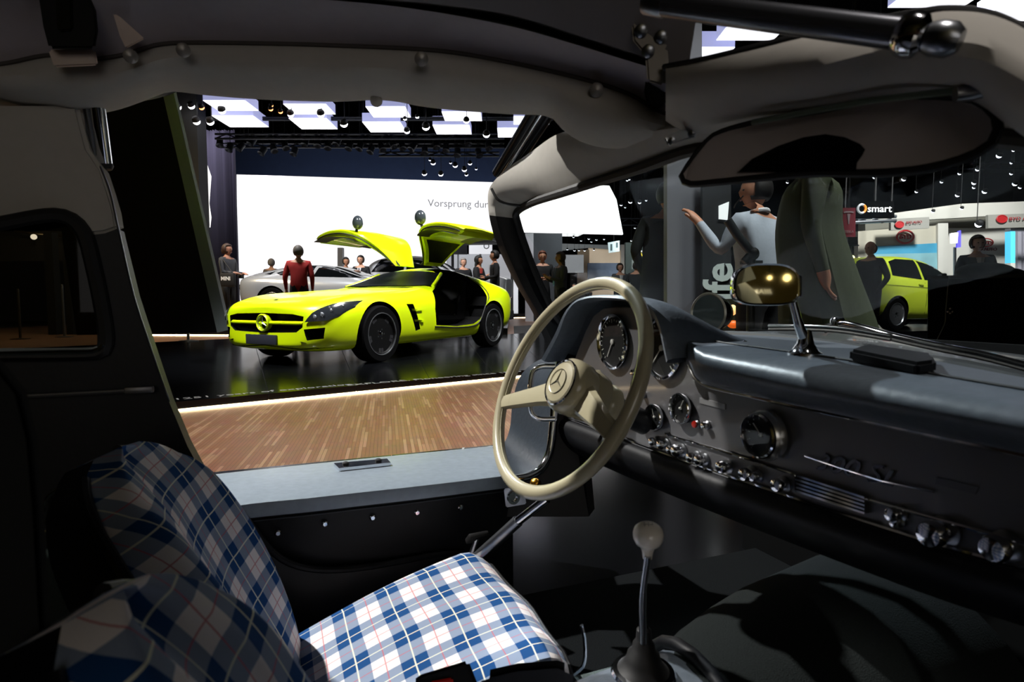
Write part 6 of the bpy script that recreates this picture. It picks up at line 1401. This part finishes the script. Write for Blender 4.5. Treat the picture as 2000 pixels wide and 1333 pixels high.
# arms: both hands together in front
FOLD = {'elL': (.24, -.02, 1.15), 'wrL': (.10, -.24, 1.13), 'haL': (.05, -.27, 1.14), 'elR': (-.24, -.02, 1.15), 'wrR': (-.10, -.24, 1.15), 'haR': (-.05, -.27, 1.17)}
POCK = {}
POCK.update({'elL': (.27, .06, 1.16), 'wrL': (.20, -.06, .96), 'haL': (.18, -.08, .90), 'elR': (-.27, .06, 1.16), 'wrR': (-.20, -.06, .96), 'haR': (-.18, -.08, .90)})
PHONE = {'elR': (-.23, -.06, 1.16), 'wrR': (-.12, -.26, 1.24), 'haR': (-.08, -.30, 1.28), 'elL': (.23, -.06, 1.16), 'wrL': (.10, -.26, 1.22), 'haL': (.05, -.30, 1.25)}
# 1 visitor with shoulder bag at the left
p1 = person('visitor in charcoal jacket with black shoulder bag at the left end of the screen', stand(447, 13.62, .2), math.radians(80), 1.90, '3a3b40', '0d0d10', 2, 'tail', '3a2620', {'elL': (.23, -.04, 1.15), 'wrL': (.17, -.24, 1.13), 'haL': (.14, -.30, 1.13), 'elR': (-.23, -.04, 1.15), 'wrR': (-.15, -.24, 1.13), 'haR': (-.12, -.30, 1.13)})
bag = box('shoulder_bag', (-.345, -.24, 1.07), (.09, .36, .30), mat('bag_black', '0c0c0e', .7), p1, bev=.03, local=True)
text('bag_letters', 'MINI', Matrix.Translation((-.392, -.10, 1.06)) @ Matrix.Rotation(-PI/2, 4, 'Z') @ Matrix.Rotation(PI/2, 4, 'X'), .115, mat('bag_white', 'e6e6e6', .6), p1, .002, local=True, bold=.004)
tube('bag_strap', [Vector((-.345, -.1, 1.2)), Vector((-.27, .0, 1.50)), Vector((-.16, .02, 1.56)), Vector((-.27, -.1, 1.50)), Vector((-.345, -.38, 1.2))], .012, mat('bag_black'), p1, 6, n=14, local=True)
box('camera', (.0, -.33, 1.16), (.12, .08, .09), BLACK, p1, bev=.01, local=True)
# 2 red jacket
person('man in red jacket seen from behind at the silver fastback', stand(585, 11.6, .07), PI+.15, 1.80, 'a3201f', '18191d', 1, 'short', '55504b', {'elL': (.25, .03, 1.15), 'wrL': (.24, -.02, .93), 'haL': (.235, -.03, .87), 'elR': (-.25, .03, 1.15), 'wrR': (-.24, -.02, .93), 'haR': (-.235, -.03, .87)}, fat=1.05)
person('person whose grey-haired head shows over the silver fastback roof', stand(532, 17.0, .2), PI, 1.80, '6a625e', '222226', 1, 'short', '7c7876')
person('man in dark suit turned to his companion under the far gullwing door', stand(677, 17.0, .2), math.radians(35), 1.84, '15161b', '15161b', 0, 'short', '14110f', FOLD, shirt='c9ccd4')
person('man in black suit and tie facing forward under the far gullwing door', stand(706, 16.3, .2), math.radians(-8), 1.84, '101116', '101116', 1, 'short', '14110f', FOLD, shirt='d6d8de', tie='3a3440')
person('grey-haired man in dark clothes behind the yellow-green car roof', stand(905, 16.0, .2), math.radians(30), 1.75, '15161a', '15161a', 1, 'short', '8b8683', POCK)
person('woman with long black hair holding something red behind the yellow-green car', stand(935, 14.0, .2), math.radians(70), 1.66, '121216', '0f0f12', 0, 'long', '0b0908', PHONE)
w_ = bpy.context.scene
person('man in black suit talking, right behind the yellow-green car tail', stand(966, 13.3, .2), math.radians(-75), 1.72, '0e0e11', '0e0e11', 0, 'short', '0d0a09', FOLD, shirt='cfd2da')
tag(geo('red_cup', [lathe_geo([(.03, 0), (.04, .11), (.03, .11), (.02, .02)], Matrix.Translation(stand(940, 13.35, 1.42)), 14)], mat('cup_red', 'c84a44', .5)), 'red cup held by the long-haired woman behind the yellow-green car', 'cup')
p9 = person('bearded man in black top facing forward beside the far windscreen pillar', stand(1059, 13.4, .07), math.radians(5), 1.85, '0d0d10', '15161a', 0, 'short', '6b3a28', FOLD)
person('woman with long brown hair in grey dress holding a drink near the steering wheel rim', stand(1094, 11.4, .072), math.radians(-70), 1.66, '47464a', '18181c', 0, 'long', '3a2a20', PHONE, lanyard='2a4a6a')
person('man in grey suit with glasses facing forward above the steering wheel', stand(1210, 17.5, 0), math.radians(10), 1.90, '4a4f55', '2a2d33', 1, 'short', '2e2823', FOLD, shirt='c9ccd0')
person('man in dark suit with papers turned away beside the yellow letters', stand(1242, 16.0, 0), math.radians(150), 1.85, '101115', '101115', 0, 'short', '241a14', FOLD)
for k, (x, h, d) in enumerate(((1121, 1.55, 'left'), (1137, 1.5, 'middle'), (1151, 1.45, 'right'))):
    person('distant seated-height visitor in dark clothes, %s one below the pale display' % d, stand(x, 26+k*.4, 0), math.radians(40*k-30), h, '14151a', '101014', 0, 'short', '120f0d', POCK, hands=False)
# nearer figures beyond the bonnet
person('figure in long black coat left of the grey pillar, teal-tinted like a glass reflection', stand(1300, 5.75, 0), PI-.3, 1.93, '0f1615', '08080a', 0, 'short', '0d0b0a', POCK, long_coat=True, fat=1.1)  # the coat's teal tint stands for a reflection in the windscreen
p14 = person('man in pale blue shirt with headset seen from behind the black banner', stand(1484, 3.75, 0), math.radians(-150), 1.60, 'aab6c6', '23262c', 0, 'short', '0a0807', {'elL': (.27, -.09, 1.20), 'wrL': (.305, -.23, 1.42), 'haL': (.31, -.28, 1.485), 'elR': (-.25, .05, 1.14), 'wrR': (-.22, -.1, .92), 'haR': (-.21, -.12, .86)}, turn=math.radians(58), lean=(0, -.10), fat=1.15)
tube('headset_boom', [Vector((.105, -.06, 1.46)), Vector((.10, -.12, 1.42)), Vector((.07, -.16, 1.40))], .004, BLACK, p14, 6, n=8, local=True)
tube('collar', [Vector((.07*math.cos(t), -.045+.07*math.sin(t), 1.35+.02*math.sin(t))) for t in [2*PI*i/20 for i in range(20)]], .014, mat('collar_white', 'd8dde4', .8), p14, 8, closed=True, local=True)
person('person in long moss green coat striding past the bonnet, head hidden by the visor', stand(1578, 3.2, .07), math.radians(70), 1.70, '4a5540', '2c3a2a', 0, 'short', '1a1410', {'elL': (.26, .06, 1.14), 'wrL': (.27, -.06, .90), 'haL': (.27, -.08, .84), 'knL': (.11, -.16, .50), 'anL': (.11, -.05, .10), 'toL': (.12, -.20, .04), 'knR': (-.11, .06, .50), 'anR': (-.11, .26, .14), 'toR': (-.12, .14, .035)}, long_coat=True, fat=1.15)
person('bald man in black jacket standing by the lime hatchback', stand(1697, 9.6, 0), math.radians(-70), 1.76, '131318', '0e0e11', 1, 'rim', '4a4440', POCK, fat=1.15)
person('man in dark jacket with white collar behind the black counter', stand(1903, 8.6, 0), math.radians(-15), 1.74, '15161a', '101014', 1, 'short', '3a332e', FOLD, shirt='c9ccd4', fat=1.2)
person('dark visitor far back between the mural and the pale column', stand(1822, 17, 0), math.radians(20), 1.6, '1a2422', '101014', 0, 'short', '15110e', POCK, hands=False)
